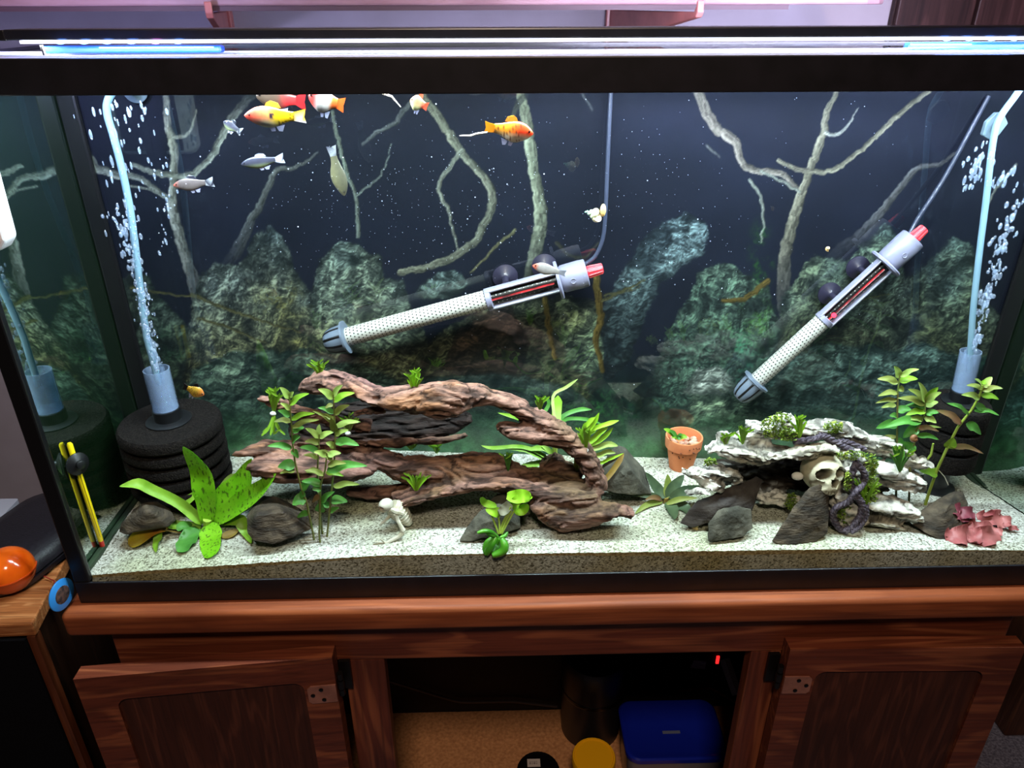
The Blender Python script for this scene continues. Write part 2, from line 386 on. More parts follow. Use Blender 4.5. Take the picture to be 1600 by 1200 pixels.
hinge_m = princ('antique_hinge', (156, 104, 88), (130, 84, 70), 60, rough=.42, metal=.15)
dark_metal = princ('dark_hinge', (22, 18, 16), rough=.4, metal=.6)
def door(hx, hz, w, h, sgn, ang):
    "hinged on the X = hx side; sgn is the direction the door runs from its hinge"
    ca, sa = math.cos(ang), math.sin(ang); hy = -.003
    def T(u, v, d):   # u along the door, v up from the door top, d out towards the room
        return (hx+sgn*(u*ca - d*sa*0) , hy-u*sa-d*ca, hz+v)
    th = .02; fr = .04; rr = .014
    outer = []; inner = []
    for (cx, cz, a0) in ((w-fr, -fr, 0), (fr, -fr, 90), (fr, -h+fr, 180), (w-fr, -h+fr, 270)):
        for k in range(5):
            a = math.radians(a0+k*22.5); sx = 1 if math.cos(math.radians(a0+45)) > 0 else -1; sz = 1 if math.sin(math.radians(a0+45)) > 0 else -1
            inner.append((cx-sx*rr+rr*math.cos(a), cz-sz*rr+rr*math.sin(a)))
            e = k-2
            ox, oz = (w if sx > 0 else 0), (0 if sz > 0 else -h)
            if e < 0:
                if a0 in (0, 180): oz = inner[-1][1]
                else: ox = inner[-1][0]
            elif e > 0:
                if a0 in (0, 180): ox = inner[-1][0]
                else: oz = inner[-1][1]
            outer.append((ox, oz))
    n = len(outer); vs = [T(u, v, th) for u, v in outer]+[T(u, v, th) for u, v in inner]+[T(u, v, th-.006) for u, v in inner]+[T(u, v, 0) for u, v in outer]+[T(u, v, 0.002) for u, v in inner]
    fs = []
    for i in range(n):
        j = (i+1) % n
        fs += [(i, j, n+j, n+i), (n+i, n+j, 2*n+j, 2*n+i), (i, 3*n+i, 3*n+j, j), (3*n+i, 4*n+i, 4*n+j, 3*n+j), (2*n+i, 2*n+j, 4*n+j, 4*n+i)]
    d = build('door', MB().add(vs, fs), wood_x, cab, True, angle=30)
    p = MB().add([T(u*1.0, v, th-.004) for u, v in inner]+[T(u, v, .004) for u, v in inner], [tuple(range(n)), tuple(range(n, 2*n))[::-1]])
    build('door_panel', p, panel_m, d, False)
    # surface hinge plate on the door face and its knuckle beside it
    v0 = -.047; hp = MB(); o2 = [(.0005, v0), (.032, v0), (.036, v0-.004), (.036, v0-.026), (.032, v0-.030), (.0005, v0-.030)]
    m = len(o2); hp.add([T(u, v, th+.002) for u, v in o2]+[T(u, v, th) for u, v in o2], [tuple(range(m)), tuple(range(m, 2*m))[::-1]]+[(i, (i+1) % m, m+(i+1) % m, m+i) for i in range(m)])
    hg = build('hinge_plate', hp, hinge_m, d, False)
    for u, v in ((.019, v0-.006), (.030, v0-.015), (.017, v0-.024)):
        build('screw', MB().lathe([(.0028, 0), (.0028, .0012), (.0014, .0016)], T(u, v, th+.0018), (0, -1, 0), 10), dark_metal, d)
    kn = MB()
    for z0, z1, r_ in ((v0+.014, v0+.004, .004), (v0+.002, v0-.012, .0048), (v0-.014, v0-.024, .004)):
        kn.tube([T(-.005, z0, th-.004), T(-.005, z1, th-.004)], r_, 10)
    kn.box(min(T(-.016, 0, 0)[0], T(-.002, 0, 0)[0]), max(T(-.016, 0, 0)[0], T(-.002, 0, 0)[0]), -.006, -.001, hz+v0-.028, hz+v0+.02)
    build('hinge_knuckle', kn, dark_metal, d)
door(-.3116, -.0735, .305, .62, -1, math.radians(5.0))
door(.2615, -.077, .297, .62, 1, math.radians(1.0))

# things stored in the open bay
def jar(name, label, cat, c, r, h, lid_mat, body_mat, lid_h=.018):
    t = thing(name, (c[0], c[1], -.7398), label, cat)
    build('body', MB().lathe([(r*.9, 0), (r*.95, .004), (r*.95, h-lid_h), (r*.9, h-lid_h)], (c[0], c[1], -.7396), seg=28), body_mat, t)
    l = build('lid', MB().lathe([(r*.9, 0), (r, .001), (r, lid_h-.003), (r*.97, lid_h), (r*.90, lid_h), (r*.88, lid_h-.0015), (.001, lid_h-.0015)], (c[0], c[1], -.7396+h-lid_h+.0005), seg=32), lid_mat, t)
    return t, l
jar_plastic = princ('jar_plastic', (150, 140, 110), rough=.3)
p = pa(928, 1182, 2, -.60); jar('food_jar', 'round jar with a plain bright yellow lid', 'jar', p, .0405, .14, princ('yellow_lid', (244, 178, 10), rough=.45), jar_plastic)
p = pa(841, 1204, 2, -.61); t, l = jar('food_jar', 'round jar with a shiny black lid bearing a small white price sticker', 'jar', p, .040, .13, princ('black_lid', (12, 9, 10), rough=.25), princ('jar_dark', (40, 26, 20), rough=.4))
sx, sy, _ = pa(834, 1192, 2, -.61)
sk = build('sticker', MB().box(sx-.012, sx+.012, sy-.008, sy+.008, -.6108, -.6096), princ('sticker_paper', (190, 178, 172), rough=.7), l, False)
s = MB()
for k, dx in enumerate((-.008, -.004, .0, .004)):
    s.box(sx+dx, sx+dx+.0024, sy-.003, sy+.003, -.6097, -.6093)
    s.box(sx+dx+.0006, sx+dx+.0018, sy-.0022 if k % 2 else sy+.0004, sy+.0022, -.6095, -.6092, 1)
build('price_print', s, [princ('print_grey', (120, 110, 108), rough=.8), princ('sticker_paper', (190, 178, 172))], t, False)['kind'] = 'stuff'
# blue lidded food box
zl = -.60; c4 = [pa(968, 1100, 2, zl), pa(1120, 1096, 2, zl), pa(1141, 1190, 2, zl), pa(975, 1196, 2, zl)]
cx = sum(q[0] for q in c4)/4; cy = sum(q[1] for q in c4)/4; hw = .096; hd = .067; cy = .276
t = thing('storage_box', (cx, cy, -.7398), 'clear plastic storage box with a glossy deep blue lid', 'box')
def rrect(cx, cy, hw, hd, r, z, k=6):
    o = []
    for sx_, sy_, a0 in ((1, 1, 0), (-1, 1, 90), (-1, -1, 180), (1, -1, 270)):
        for i in range(k+1):
            a = math.radians(a0+90*i/k); o.append((cx+sx_*(hw-r)+r*math.cos(a), cy+sy_*(hd-r)+r*math.sin(a), z))
    return o
def stack(rings, mat=0):
    n = len(rings[0]); v = [q for rg in rings for q in rg]; f = [tuple(range(n))[::-1], tuple((len(rings)-1)*n+i for i in range(n))]
    for j in range(len(rings)-1):
        for i in range(n): f.append((j*n+i, j*n+(i+1) % n, (j+1)*n+(i+1) % n, (j+1)*n+i))
    return MB().add(v, f, mat)
build('body', stack([rrect(cx, cy, hw-.012, hd-.012, .02, -.7396), rrect(cx, cy, hw-.003, hd-.003, .024, zl-.012)]), princ('box_clear', (120, 116, 120), rough=.25), t)
l = build('lid', stack([rrect(cx, cy, hw, hd, .026, zl-.0115), rrect(cx, cy, hw, hd, .026, zl-.003), rrect(cx, cy, hw-.003, hd-.003, .024, zl), rrect(cx, cy, hw-.006, hd-.006, .022, zl), rrect(cx, cy, hw-.010, hd-.010, .02, zl-.003)]), princ('blue_lid', (16, 34, 150), rough=.22), t)
lx, ly, _ = pa(1049, 1143, 2, zl)
build('raised_bar', MB().box(lx-.017, lx+.017, ly-.003, ly+.003, zl-.0028, zl-.001), princ('lid_bar', (96, 104, 130), rough=.4), l, False, bevel=.0005)
# dark bucket, cables, power strip, paper
p = pa(920, 1122, 2, -.7398); bc = (p[0], p[1]-.0+.02)
t = thing('bucket', (bc[0], bc[1], -.7398), 'black round plastic canister standing behind the yellow-lidded jar', 'canister')
build('body', MB().lathe([(.058, 0), (.062, .004), (.066, .12), (.066, .20), (.06, .215)], (bc[0], bc[1]-.04, -.7396), seg=32), princ('canister', (26, 24, 27), rough=.4), t)
build('band', MB().lathe([(.0665, .125), (.0672, .127), (.0672, .133), (.0665, .135)], (bc[0], bc[1]-.04, -.7396), seg=32), princ('canister_band', (12, 11, 12), rough=.3), t)
cable_m = princ('cable_black', (26, 22, 24), rough=.5)
def cable(pts, r, label, m=cable_m):
    P = []
    for a, c in zip(pts, pts[1:]):
        for k in range(6): P.append(np.array(a)+(np.array(c)-np.array(a))*k/6)
    P.append(np.array(pts[-1])); Q = [P[0]]+[(P[i-1]+2*P[i]+P[i+1])/4 for i in range(1, len(P)-1)]+[P[-1]]
    return tag(build('power_cable', MB().tube(Q, r, 7), m), label, 'cable')
def F(x, y, z): q = pa(x, y, 2, z); q[1] = min(q[1], CYB-.03); return q
cable([F(975, 1045, -.55), F(1000, 1060, -.6), F(1050, 1042, -.6), F(1100, 1055, -.62), F(1140, 1085, -.66)], .003, 'black cable drooping across behind the blue-lidded box')
cable([F(600, 1062, -.6), F(660, 1080, -.66), F(720, 1085, -.70), F(800, 1078, -.70), F(870, 1098, -.72)], .003, 'black cable lying behind the open bay, beside the canister', princ('cable_grey', (70, 58, 56), rough=.5))
cable([F(1060, 1080, -.66), F(1110, 1075, -.63), F(1150, 1098, -.66)], .0025, 'thin brown cable hanging over the blue lid corner', princ('cable_brown', (90, 50, 46), rough=.5))
q = pa(1122, 1033, 1, .40)
t = thing('power_strip', (q[0], .42, q[2]-.02), 'dark power strip with a lit red switch inside the bay', 'power strip')
build('body', MB().box(q[0]-.03, q[0]+.012, .405, .437, q[2]-.03, q[2]+.03), matte_black, t, False, bevel=.003)
build('switch_light', MB().box(q[0]-.003, q[0]+.003, .402, .4052, q[2]-.010, q[2]+.010), glow('red_switch', (255, 40, 40), 1.5), t, False)
q = pa(1090, 1036, 1, .40)
tag(build('paper_tag', stack([[(q[0]-.014, .398, q[2]-.012), (q[0]+.016, .396, q[2]-.014), (q[0]+.014, .39, q[2]+.014), (q[0]-.010, .392, q[2]+.016)], [(q[0]-.014, .400, q[2]-.012), (q[0]+.016, .398, q[2]-.014), (q[0]+.014, .392, q[2]+.014), (q[0]-.010, .394, q[2]+.016)]]), princ('folded_paper', (168, 150, 146), (120, 104, 104), 60, (1, 1, 12), rough=.8), smooth=False), 'crumpled pale paper tag beside the red switch', 'paper')
a, c = pa(1132, 1030, 1, .36), pa(1152, 1085, 1, .30)
tag(build('white_strip', MB().tube([a, (a+c)/2, c], [(.010, .002)]*3, 4, up=(0, 1, 0)), princ('strip_white', (150, 140, 142), rough=.6), smooth=False), 'long pale flat strip leaning at the edge of the bay', 'strip')

# ------------------------------------------------------------------ things beside the cabinet
spk_top = wood('table_oak', (84, 44, 22), (160, 98, 56), (190, 128, 80), 'X', 2.2, .4)
zs = -.03; fr_ = pa(50, 975, 2, zs); bk = pa(112, 855, 2, zs)
xr_, yf_ = float(fr_[0]), float(fr_[1])
t = thing('side_cabinet', (xr_-.15, yf_+.17, -.76), 'oak-topped speaker cabinet with a black cloth front', 'speaker')
dx = (float(bk[0])-xr_)/(float(bk[1])-yf_)
def side(yy): return xr_+dx*(yy-yf_)
yb_ = float(pa(30, 796, 2, zs)[1])
tp = [(side(yf_), yf_), (side(yb_), yb_), (side(yb_)-.34, yb_), (side(yf_)-.34, yf_-.012)]
build('top', stack([[(x, y, zs-.02) for x, y in tp], [(x, y, zs) for x, y in tp]]), spk_top, t, False, bevel=.002)
ins = [(side(yf_)-.012, yf_+.012), (side(yb_)-.012, yb_-.01), (side(yb_)-.33, yb_-.01), (side(yf_)-.33, yf_)]
build('body', stack([[(x, y, -.757) for x, y in ins], [(x, y, zs-.0205) for x, y in ins]]), wood('speaker_side', (26, 14, 9), (46, 26, 16), (58, 34, 22), 'Z'), t, False)
build('edge_strip', MB().box(side(yf_)-.012, side(yf_)-.002, yf_-.001, yf_+.011, -.757, zs-.0205), wood('speaker_edge', (58, 26, 13), (96, 50, 28), (120, 66, 40), 'Z'), t, False)
build('speaker_cloth', MB().box(side(yf_)-.328, side(yf_)-.0125, yf_-.006, yf_-.0005, -.757, zs-.0215), princ('speaker_cloth', (10, 10, 13), (16, 16, 20), 500, rough=.95, spec=.05), t, False)
# zip case
cz = -.03+.001; cc = pa(40, 832, 2, cz+.03)
caseb = princ('case_leather', (17, 15, 20), (26, 23, 30), 200, rough=.42, bump=.2, bscale=400)
t = thing('zip_case', (cc[0], cc[1], zs), 'black rounded zip case lying on the oak speaker top', 'case')
ang = math.radians(-16)
def rot(rg): return [((x-cc[0])*math.cos(ang)-(y-cc[1])*math.sin(ang)+cc[0], (x-cc[0])*math.sin(ang)+(y-cc[1])*math.cos(ang)+cc[1], z) for x, y, z in rg]
def prof_case(z0, seq): return stack([rot(rrect(cc[0], cc[1], .066-i, .098-i, .045-i*.5, z0+z)) for i, z in seq])
build('lower_shell', prof_case(zs+.0005, [(.012, 0), (.002, .006), (0, .014)]), caseb, t)
build('zip', prof_case(zs+.015, [(.003, 0), (.003, .0035)]), princ('zip_black', (8, 8, 9), rough=.8), t)
build('upper_shell', prof_case(zs+.0188, [(0, 0), (.002, .010), (.010, .017), (.028, .021)]), caseb, t)
# orange toy ball on a red cord, blue tag hanging from it
oc = pa(14, 893, 2, zs+.028)
t = thing('toy_ball', (oc[0], oc[1], zs), 'glossy orange plastic ball on the oak top at the edge of the picture', 'toy')
orange = princ('orange_plastic', (226, 96, 16), (196, 66, 8), 25, rough=.14, coat=.5)
h1 = [(.001, 0.0)]+[(.031*math.cos(a), .030+.030*math.sin(a)) for a in np.linspace(-1.3, -.06, 10)]
h2 = [(.031*math.cos(a), .030+.030*math.sin(a)) for a in np.linspace(.03, 1.5, 12)]+[(.0005, .06)]
build('lower_half', MB().lathe(h1, (oc[0], oc[1], zs+.0005), seg=32), princ('orange_dark', (176, 62, 16), rough=.2, coat=.4), t)
build('upper_half', MB().lathe(h2, (oc[0], oc[1], zs+.0005), seg=32), orange, t)
build('seam_ring', MB().lathe([(.0312, .0285), (.0322, .0288), (.0322, .0305), (.0312, .0308)], (oc[0], oc[1], zs+.0005), seg=32), princ('orange_dark', (176, 62, 16)), t)
dc = pw(96, 929, -.012)
cp = [pa(44, 887, 2, zs+.02), pa(58, 893, 2, zs+.006), pa(72, 902, 2, zs+.004), pa(84, 907, 2, zs+.004), dc+np.array([-.003, 0, .016])]
tag(build('cord', MB().tube(cp, .0007, 6), princ('red_cord', (150, 28, 26), rough=.6)), 'thin red cord from the orange ball to the blue disc', 'cord')
ax = np.array([.98, -.19, .0])
t = thing('disc_tag', dc-np.array([0, 0, .02]), 'plain blue plastic disc with a dark scuffed middle hanging by the ledge corner', 'tag')
build('disc', MB().lathe([(.0185, -.0014), (.0195, -.0006), (.0195, .0006), (.0185, .0014)], dc, ax, 32), princ('blue_disc', (40, 120, 190), rough=.35), t)
build('printed_patch', MB().lathe([(.011, .0013), (.011, .0018), (.0108, .0019)], dc, ax, 20), princ('disc_print', (24, 20, 24), (86, 60, 52), 160, rough=.6, lo=.4, hi=.6), t)
tag(build('grey_box', stack([rrect(*pa(-6, 812, 2, zs+.02)[:2], .02, .03, .004, zs+.0005), rrect(*pa(-6, 812, 2, zs+.02)[:2], .02, .03, .004, zs+.035)]), princ('grey_box', (150, 148, 158), rough=.5)), 'small pale grey box behind the orange ball, cut by the picture edge', 'box')
# right of the cabinet: brown chest side and a black bag in the gap
e = pw(1600, 1080, .36)
t = thing('wooden_chest', (e[0]+.2, .46, -.76), 'dark brown wooden chest in the corner beside the cabinet', 'chest')
build('body', MB().box(e[0], e[0]+.45, .36, .575, -.757, -.02), wood('chest_wood', (40, 22, 16), (70, 40, 28), (84, 50, 36), 'Z'), t, False, bevel=.003)
build('top', MB().box(e[0]-.004, e[0]+.46, .352, .577, -.0195, .0), wood('chest_wood', (40, 22, 16), (70, 40, 28), (84, 50, 36), 'Z'), t, False, bevel=.003)
tag(build('bin', stack([rrect(.80, .515, .175, .055, .03, -.7595), rrect(.80, .515, .19, .068, .03, -.12), rrect(.80, .515, .18, .06, .03, -.12), rrect(.80, .515, .165, .05, .03, -.5)]), princ('bin_black', (6, 6, 8), rough=.7, spec=.2)), 'tall black bin in the gap between cabinet and chest', 'bin')
# ------------------------------------------------------------------ aquarium
TH, RB, RT = .6065, .0317, .0299      # tank height, bottom and top frame heights
glass_clear = clear_mat('clear_glass', (.955, .975, .965))
def side_glass():
    "clear from outside; from the water side it mirrors the tank (total internal reflection), with a faint algae film"
    m, nt, out = nodes('side_glass'); N = nt.nodes; Lk = nt.links.new
    g = N.new('ShaderNodeBsdfGlossy'); g.inputs['Roughness'].default_value = .012; g.inputs[0].default_value = (.72, .80, .76, 1)
    d = N.new('ShaderNodeBsdfDiffuse'); d.inputs[0].default_value = L4((70, 110, 70))
    mx = N.new('ShaderNodeMixShader'); mx.inputs[0].default_value = .04; Lk(g.outputs[0], mx.inputs[1]); Lk(d.outputs[0], mx.inputs[2])
    t = N.new('ShaderNodeBsdfTransparent'); t.inputs[0].default_value = (.9, .95, .92, 1)
    ge = N.new('ShaderNodeNewGeometry'); m2 = N.new('ShaderNodeMixShader'); Lk(ge.outputs['Backfacing'], m2.inputs[0]); Lk(mx.outputs[0], m2.inputs[1]); Lk(t.outputs[0], m2.inputs[2])
    Lk(m2.outputs[0], out.inputs['Surface']); return m
aq = thing('aquarium', (0, .12, 0), 'large glass aquarium with black plastic frame on the wooden cabinet', 'aquarium')
build('front_pane', MB().box(-.60, .60, .003, .009, .004, TH-.004), glass_clear, aq, False)
back_gl = clear_mat('back_glass', (.93, .96, .95), gloss=.10, groughness=.03)
build('back_pane', MB().add([(-.60, TB, .004), (.60, TB, .004), (.60, TB, TH-.004), (-.60, TB, TH-.004)], [(0, 1, 2, 3)]), back_gl, aq, False)
sg = side_glass()
for s_ in (-1, 1):
    me = bpy.data.meshes.new('side_pane'); x = .606*s_
    v = [(x, .009, .004), (x, TB, .004), (x, TB, TH-.004), (x, .009, TH-.004)]
    base = wloc(aq); me.from_pydata([tuple(np.array(q)-base) for q in v], [], [(0, 1, 2, 3) if s_ < 0 else (3, 2, 1, 0)]); me.update()
    o = link_mesh('side_pane', me, sg, aq)
    nrm = me.polygons[0].normal
    if nrm.x*s_ > 0: me.flip_normals()
build('bottom_pane', MB().box(-.60, .60, .010, TB, .0015, .0035), matte_black, aq, False)
def ring(z0, z1, lip, name):
    b = MB().box(-.611, .611, 0, .003, z0, z1); f = build(name, b, black_plastic, aq, False, bevel=.001)
    for (x0, x1, y0, y1) in ((-.611, -.607, .0032, TB+.012), (.607, .611, .0032, TB+.012), (-.6069, .6069, TB+.006, TB+.012)):
        build('frame_side', MB().box(x0, x1, y0, y1, z0, z1), black_plastic, aq, False)
    return f
ring(0, RB, 0, 'bottom_frame'); ring(TH-RT, TH, .02, 'top_frame')
build('frame_lip', MB().box(-.606, .606, .0092, .022, TH-.009, TH-.0065), black_plastic, aq, False)
sil = princ('black_silicone', (12, 12, 14), rough=.35)
for s_ in (-1, 1):
    build('corner_seal', MB().box(min(.611*s_, .592*s_), max(.611*s_, .592*s_), .0005, .0095, RB+.0003, TH-RT-.0003), sil, aq, False, bevel=.002)
    x = .583*s_; build('corner_seal', MB().box(min(x, .6055*s_), max(x, .6055*s_), TB-.008, TB-.0005, .004, TH-.004), sil, aq, False, bevel=.003)
    x = .598*s_; build('floor_seal', MB().box(min(x, .6055*s_), max(x, .6055*s_), .012, TB-.009, .012, .0405 if s_ < 0 else .016), princ('algae_seal', (34, 52, 30), (20, 26, 22), 30, rough=.5), aq, False, bevel=.002)
# glass lid, hinged in two strips, lying in the frame
lid_gl = clear_mat('lid_glass', (.93, .96, .97), fres=1.5, groughness=.02)
lid = thing('glass_lid', (0, .1, TH-.006), 'hinged glass lid lying in the top frame under the light bar', 'lid')
build('front_strip', MB().box(-.604, .604, .012, .118, TH-.0062, TH-.0022), lid_gl, lid, False)
build('rear_strip', MB().box(-.604, .604, .124, TB+.004, TH-.0062, TH-.0022), lid_gl, lid, False)
build('hinge_strip', MB().box(-.604, .604, .1185, .1235, TH-.0065, TH-.001), clear_mat('hinge_vinyl', (.8, .84, .9), milk=.3), lid, False)
build('lid_edge', MB().box(-.604, .604, .0042, .0118, TH-.0062, TH+.0018), princ('ground_glass_edge', (240, 240, 252), rough=.15, transl=.75), lid, False, bevel=.0008)
blue_refl = clear_mat('blue_led_reflection', (.45, .62, 1.0), milk=.55, milkcol=(30, 80, 240), gloss=.2)  # blue strips added to stand for LED light reflected in the lid
for xa, xb in ((pw(64, 74, .085)[0], pw(345, 74, .085)[0]), (pw(1420, 74, .085)[0], .60)):
    build('lid_blue_reflection', MB().box(xa, xb, .085, .097, TH-.001, TH+.0056), blue_refl, lid, False, bevel=.002)

# ------------------------------------------------------------------ light bar
BY = .030
bar = thing('light_bar', (0, BY+.02, TH), 'slim black LED light bar running along the top of the tank', 'aquarium light')
bx0 = pw(5, 52, BY)[0]; bx1 = .606; zb0 = pw(800, 63, BY)[2]; zb1 = pw(800, 43.5, BY)[2]
build('housing', MB().box(bx0, bx1, BY, BY+.04, zb0+.0014, zb1), princ('bar_aluminium', (16, 16, 22), (26, 26, 34), 60, rough=.35, spec=.5), bar, False, bevel=.0012)
build('lens', MB().box(bx0+.012, bx1-.004, BY+.0002, BY+.0398, zb0-.0012, zb0+.0012), glow('led_lens', (225, 228, 255), 5.0), bar, False)
for xe, s_ in ((bx0, -1), (bx1, 1)):
    build('end_cap', MB().box(min(xe, xe-.006*s_*-1), max(xe, xe+.006*s_), BY+.001, BY+.039, zb0+.001, zb1-.0005), black_plastic, bar, False, bevel=.001)
    xl = xe-.028*s_
    build('wire_leg', MB().tube([(xl, BY+.004, zb0), (xl+.001, BY+.002, (zb0+TH)/2), (xl+.003, BY, TH-.0018)], .0013, 8), black_plastic, bar)
blue_led = glow('blue_led', (90, 150, 255), 22.0); violet_led = glow('violet_led', (220, 120, 230), 16.0)
for k, x in enumerate((93, 130, 166, 204, 242, 277)):
    p = pw(x, 62, BY-.0015); build('led', MB().ball((p[0], BY-.0015, zb0-.0004), (.0042, .0016, .0014), 10, 6), violet_led if k == 4 else blue_led, bar)
for k, x in enumerate((1480, 1515, 1550, 1585)):
    p = pw(x, 60, BY-.0015); build('led', MB().ball((p[0], BY-.0015, zb0-.0004), (.0042, .0016, .0014), 10, 6), blue_led, bar)
l_ = area_lamp('light_bar_light', ((bx0+bx1)/2, BY+.02, zb0-.0025), bx1-bx0-.03, .038, BAR_LIGHT['energy'], (.90, .98, 1.0), None, BAR_LIGHT['spread'])
l_.parent = bar; l_.matrix_parent_inverse = Matrix.Translation((0, -BY-.02, -TH))
# added lamp behind the bar, throws its spill on the wall
w_ = area_lamp('added_wall_wash', ((bx0+bx1)/2, BY+.0415, zb0+.004), bx1-bx0, .008, BAR_LIGHT['back'], (.70, .70, 1.0), (0, 1.0, zb0+.03)); 
for xa, xb in ((93, 290), (1470, 1590)):
    xm = (pw(xa, 62, BY)[0]+pw(xb, 62, BY)[0])/2; wl = pw(xb, 62, BY)[0]-pw(xa, 62, BY)[0]
    b_ = area_lamp('blue_led_light', (xm, BY-.004, zb0+.001), wl, .004, .35, (.12, .25, 1.0), (xm, BY-.05, zb0-.06)); b_.parent = bar; b_.matrix_parent_inverse = Matrix.Translation((0, -BY-.02, -TH))
    b_ = area_lamp('blue_led_light', (xm, BY+.044, zb0+.001), wl, .004, .16, (.12, .3, 1.0), (xm, BY+.08, zb0-.03)); b_.parent = bar; b_.matrix_parent_inverse = Matrix.Translation((0, -BY-.02, -TH))
e_ = area_lamp('added_wall_wash_end', (bx0-.008, BY+.03, zb0+.003), .03, .008, 2.2, (.55, .55, 1.0), (bx0-.30, .6, zb0)); e_.parent = bar; e_.matrix_parent_inverse = Matrix.Translation((0, -BY-.02, -TH))  # added lamp at the bar end, brightens the wall past the bracket
w_.parent = bar; w_.matrix_parent_inverse = Matrix.Translation((0, -BY-.02, -TH))

# ------------------------------------------------------------------ water
wat = MB().box(-.602, .602, .0095, TB-.001, .0045, TH-RT+.006)
tag(build('water', wat, clear_mat('water', (.965, .985, .98)), smooth=False), 'clear water filling the aquarium', None, kind='stuff')

# ------------------------------------------------------------------ sand bed
nx, ny = 420, 90
gx = np.linspace(-.6045, .6045, nx); gy = np.linspace(.0098, TB-.0005, ny)
X, Y = np.meshgrid(gx, gy)
Z = sandz(X, Y-.0098)+(fbm2(X*22, Y*22, 3, 3)-.5)*.006*np.clip((Y-.01)/.03, .25, 1)+(noise2(X*420, Y*420, 5)-.5)*.0012
v = np.stack([X, Y, Z], -1).reshape(-1, 3).tolist(); f = []; mi = []
for j in range(ny-1):
    for i in range(nx-1): a = j*nx+i; f.append((a, a+1, a+nx+1, a+nx)); mi.append(0)
k0 = len(v); rows = 5
for r_ in range(1, rows+1):
    for i in range(nx): v.append((gx[i], .0098, Z[0, i]+(.0048-Z[0, i])*(0, .09+.05*math.sin(gx[i]*9), .3, .5, .75, 1)[r_]))
for r_ in range(rows):
    for i in range(nx-1):
        a = i if r_ == 0 else k0+(r_-1)*nx+i; c = k0+r_*nx+i
        f.append((a, c, c+1, a+1)); mi.append(2 if r_ == 0 else 1)
b = MB(); b.v = v; b.f = f; b.m = mi
def sand_mat(name, stain):
    m, nt, out = nodes(name); N = nt.nodes; Lk = nt.links.new
    tc = N.new('ShaderNodeTexCoord'); vo = N.new('ShaderNodeTexVoronoi'); vo.inputs['Scale'].default_value = 520; Lk(tc.outputs['Object'], vo.inputs['Vector'])
    sep = N.new('ShaderNodeSeparateColor'); Lk(vo.outputs['Color'], sep.inputs[0])
    cr = N.new('ShaderNodeValToRGB'); el = cr.color_ramp.elements; el[0].position = 0; el[0].color = L4((88, 84, 74)); el[1].position = 1; el[1].color = L4((206, 206, 198))
    for p_, c_ in ((.10, (120, 116, 104)), (.22, (146, 146, 138)), (.55, (178, 178, 170)), (.8, (194, 194, 187))): e = el.new(p_); e.color = L4(c_)
    Lk(sep.outputs[0], cr.inputs['Fac'])
    n = N.new('ShaderNodeTexNoise'); n.inputs['Scale'].default_value = 9; n.inputs['Detail'].default_value = 3; Lk(tc.outputs['Object'], n.inputs['Vector'])
    c2 = N.new('ShaderNodeValToRGB'); c2.color_ramp.elements[0].position = .4; c2.color_ramp.elements[1].position = .7
    c2.color_ramp.elements[0].color = (1, 1, 1, 1); c2.color_ramp.elements[1].color = L4((228, 232, 206) if not stain else (214, 196, 150)); Lk(n.outputs['Fac'], c2.inputs['Fac'])
    mx = N.new('ShaderNodeMix'); mx.data_type = 'RGBA'; mx.blend_type = 'MULTIPLY'; mx.inputs['Factor'].default_value = 1; Lk(cr.outputs['Color'], mx.inputs['A']); Lk(c2.outputs['Color'], mx.inputs['B'])
    col = mx.outputs['Result']
    if stain:   # a brown line of settled dirt just below the sand top, against the glass
        m4 = N.new('ShaderNodeMix'); m4.data_type = 'RGBA'; m4.blend_type = 'MULTIPLY'; m4.inputs['Factor'].default_value = .12; m4.inputs['B'].default_value = L4((190, 170, 120)); Lk(col, m4.inputs['A']); col = m4.outputs['Result']
    b = N.new('ShaderNodeBsdfPrincipled'); b.inputs['Roughness'].default_value = .9; b.inputs['Specular IOR Level'].default_value = .2
    Lk(col, b.inputs['Base Color']); bp = N.new('ShaderNodeBump'); bp.inputs['Strength'].default_value = .5; bp.inputs['Distance'].default_value = .001
    Lk(vo.outputs['Distance'], bp.inputs['Height']); bp.invert = True; Lk(bp.outputs['Normal'], b.inputs['Normal']); Lk(b.outputs[0], out.inputs['Surface']); return m
tag(build('sand_bed', b, [sand_mat('sand_top', False), sand_mat('sand_face', True), princ('settled_dirt', (112, 88, 48), (176, 156, 112), 300, rough=.9)], smooth=True), 'pale speckled sand covering the tank floor', None, kind='stuff')

# ------------------------------------------------------------------ printed background sheet behind the back glass
CXo, CYo, CW, CH = 90, 120, 1530, 680
XX, YY = np.meshgrid(np.arange(CW)+CXo+.5, np.arange(CH)+CYo+.5)
IMG = np.zeros((CH, CW, 3))
def mixc(m, c): 
    global IMG
    c = np.asarray(c, float); IMG = IMG*(1-m[..., None])+(c if c.ndim == 3 else c[None, None, :])*m[..., None]
ty = np.clip((YY-150)/400, 0, 1)
IMG[:] = np.array([21, 22, 36])*(1-ty[..., None])+np.array([20, 23, 33])*ty[..., None]
IMG *= (.85+.35*fbm2(XX/90, YY/90, 11)[..., None])
wx = (fbm2(XX/22, YY/22, 21, 3)-.5); wy = (fbm2(XX/22, YY/22, 22, 3)-.5)
fine = fbm2(XX/2.6, YY/2.6, 30, 3); mid_ = fbm2(XX/13, YY/13, 31, 5); big = fbm2(XX/45, YY/45, 32, 3)
def strands(u, v, s): return .55*ridge(fbm2(u, v, s, 2))**3+.45*ridge(fbm2(u*2.3+7, v*2.3, s+9, 2))**2+.35*(fbm2(u*.35, v*.35, s+5, 3)-.5)*1.6
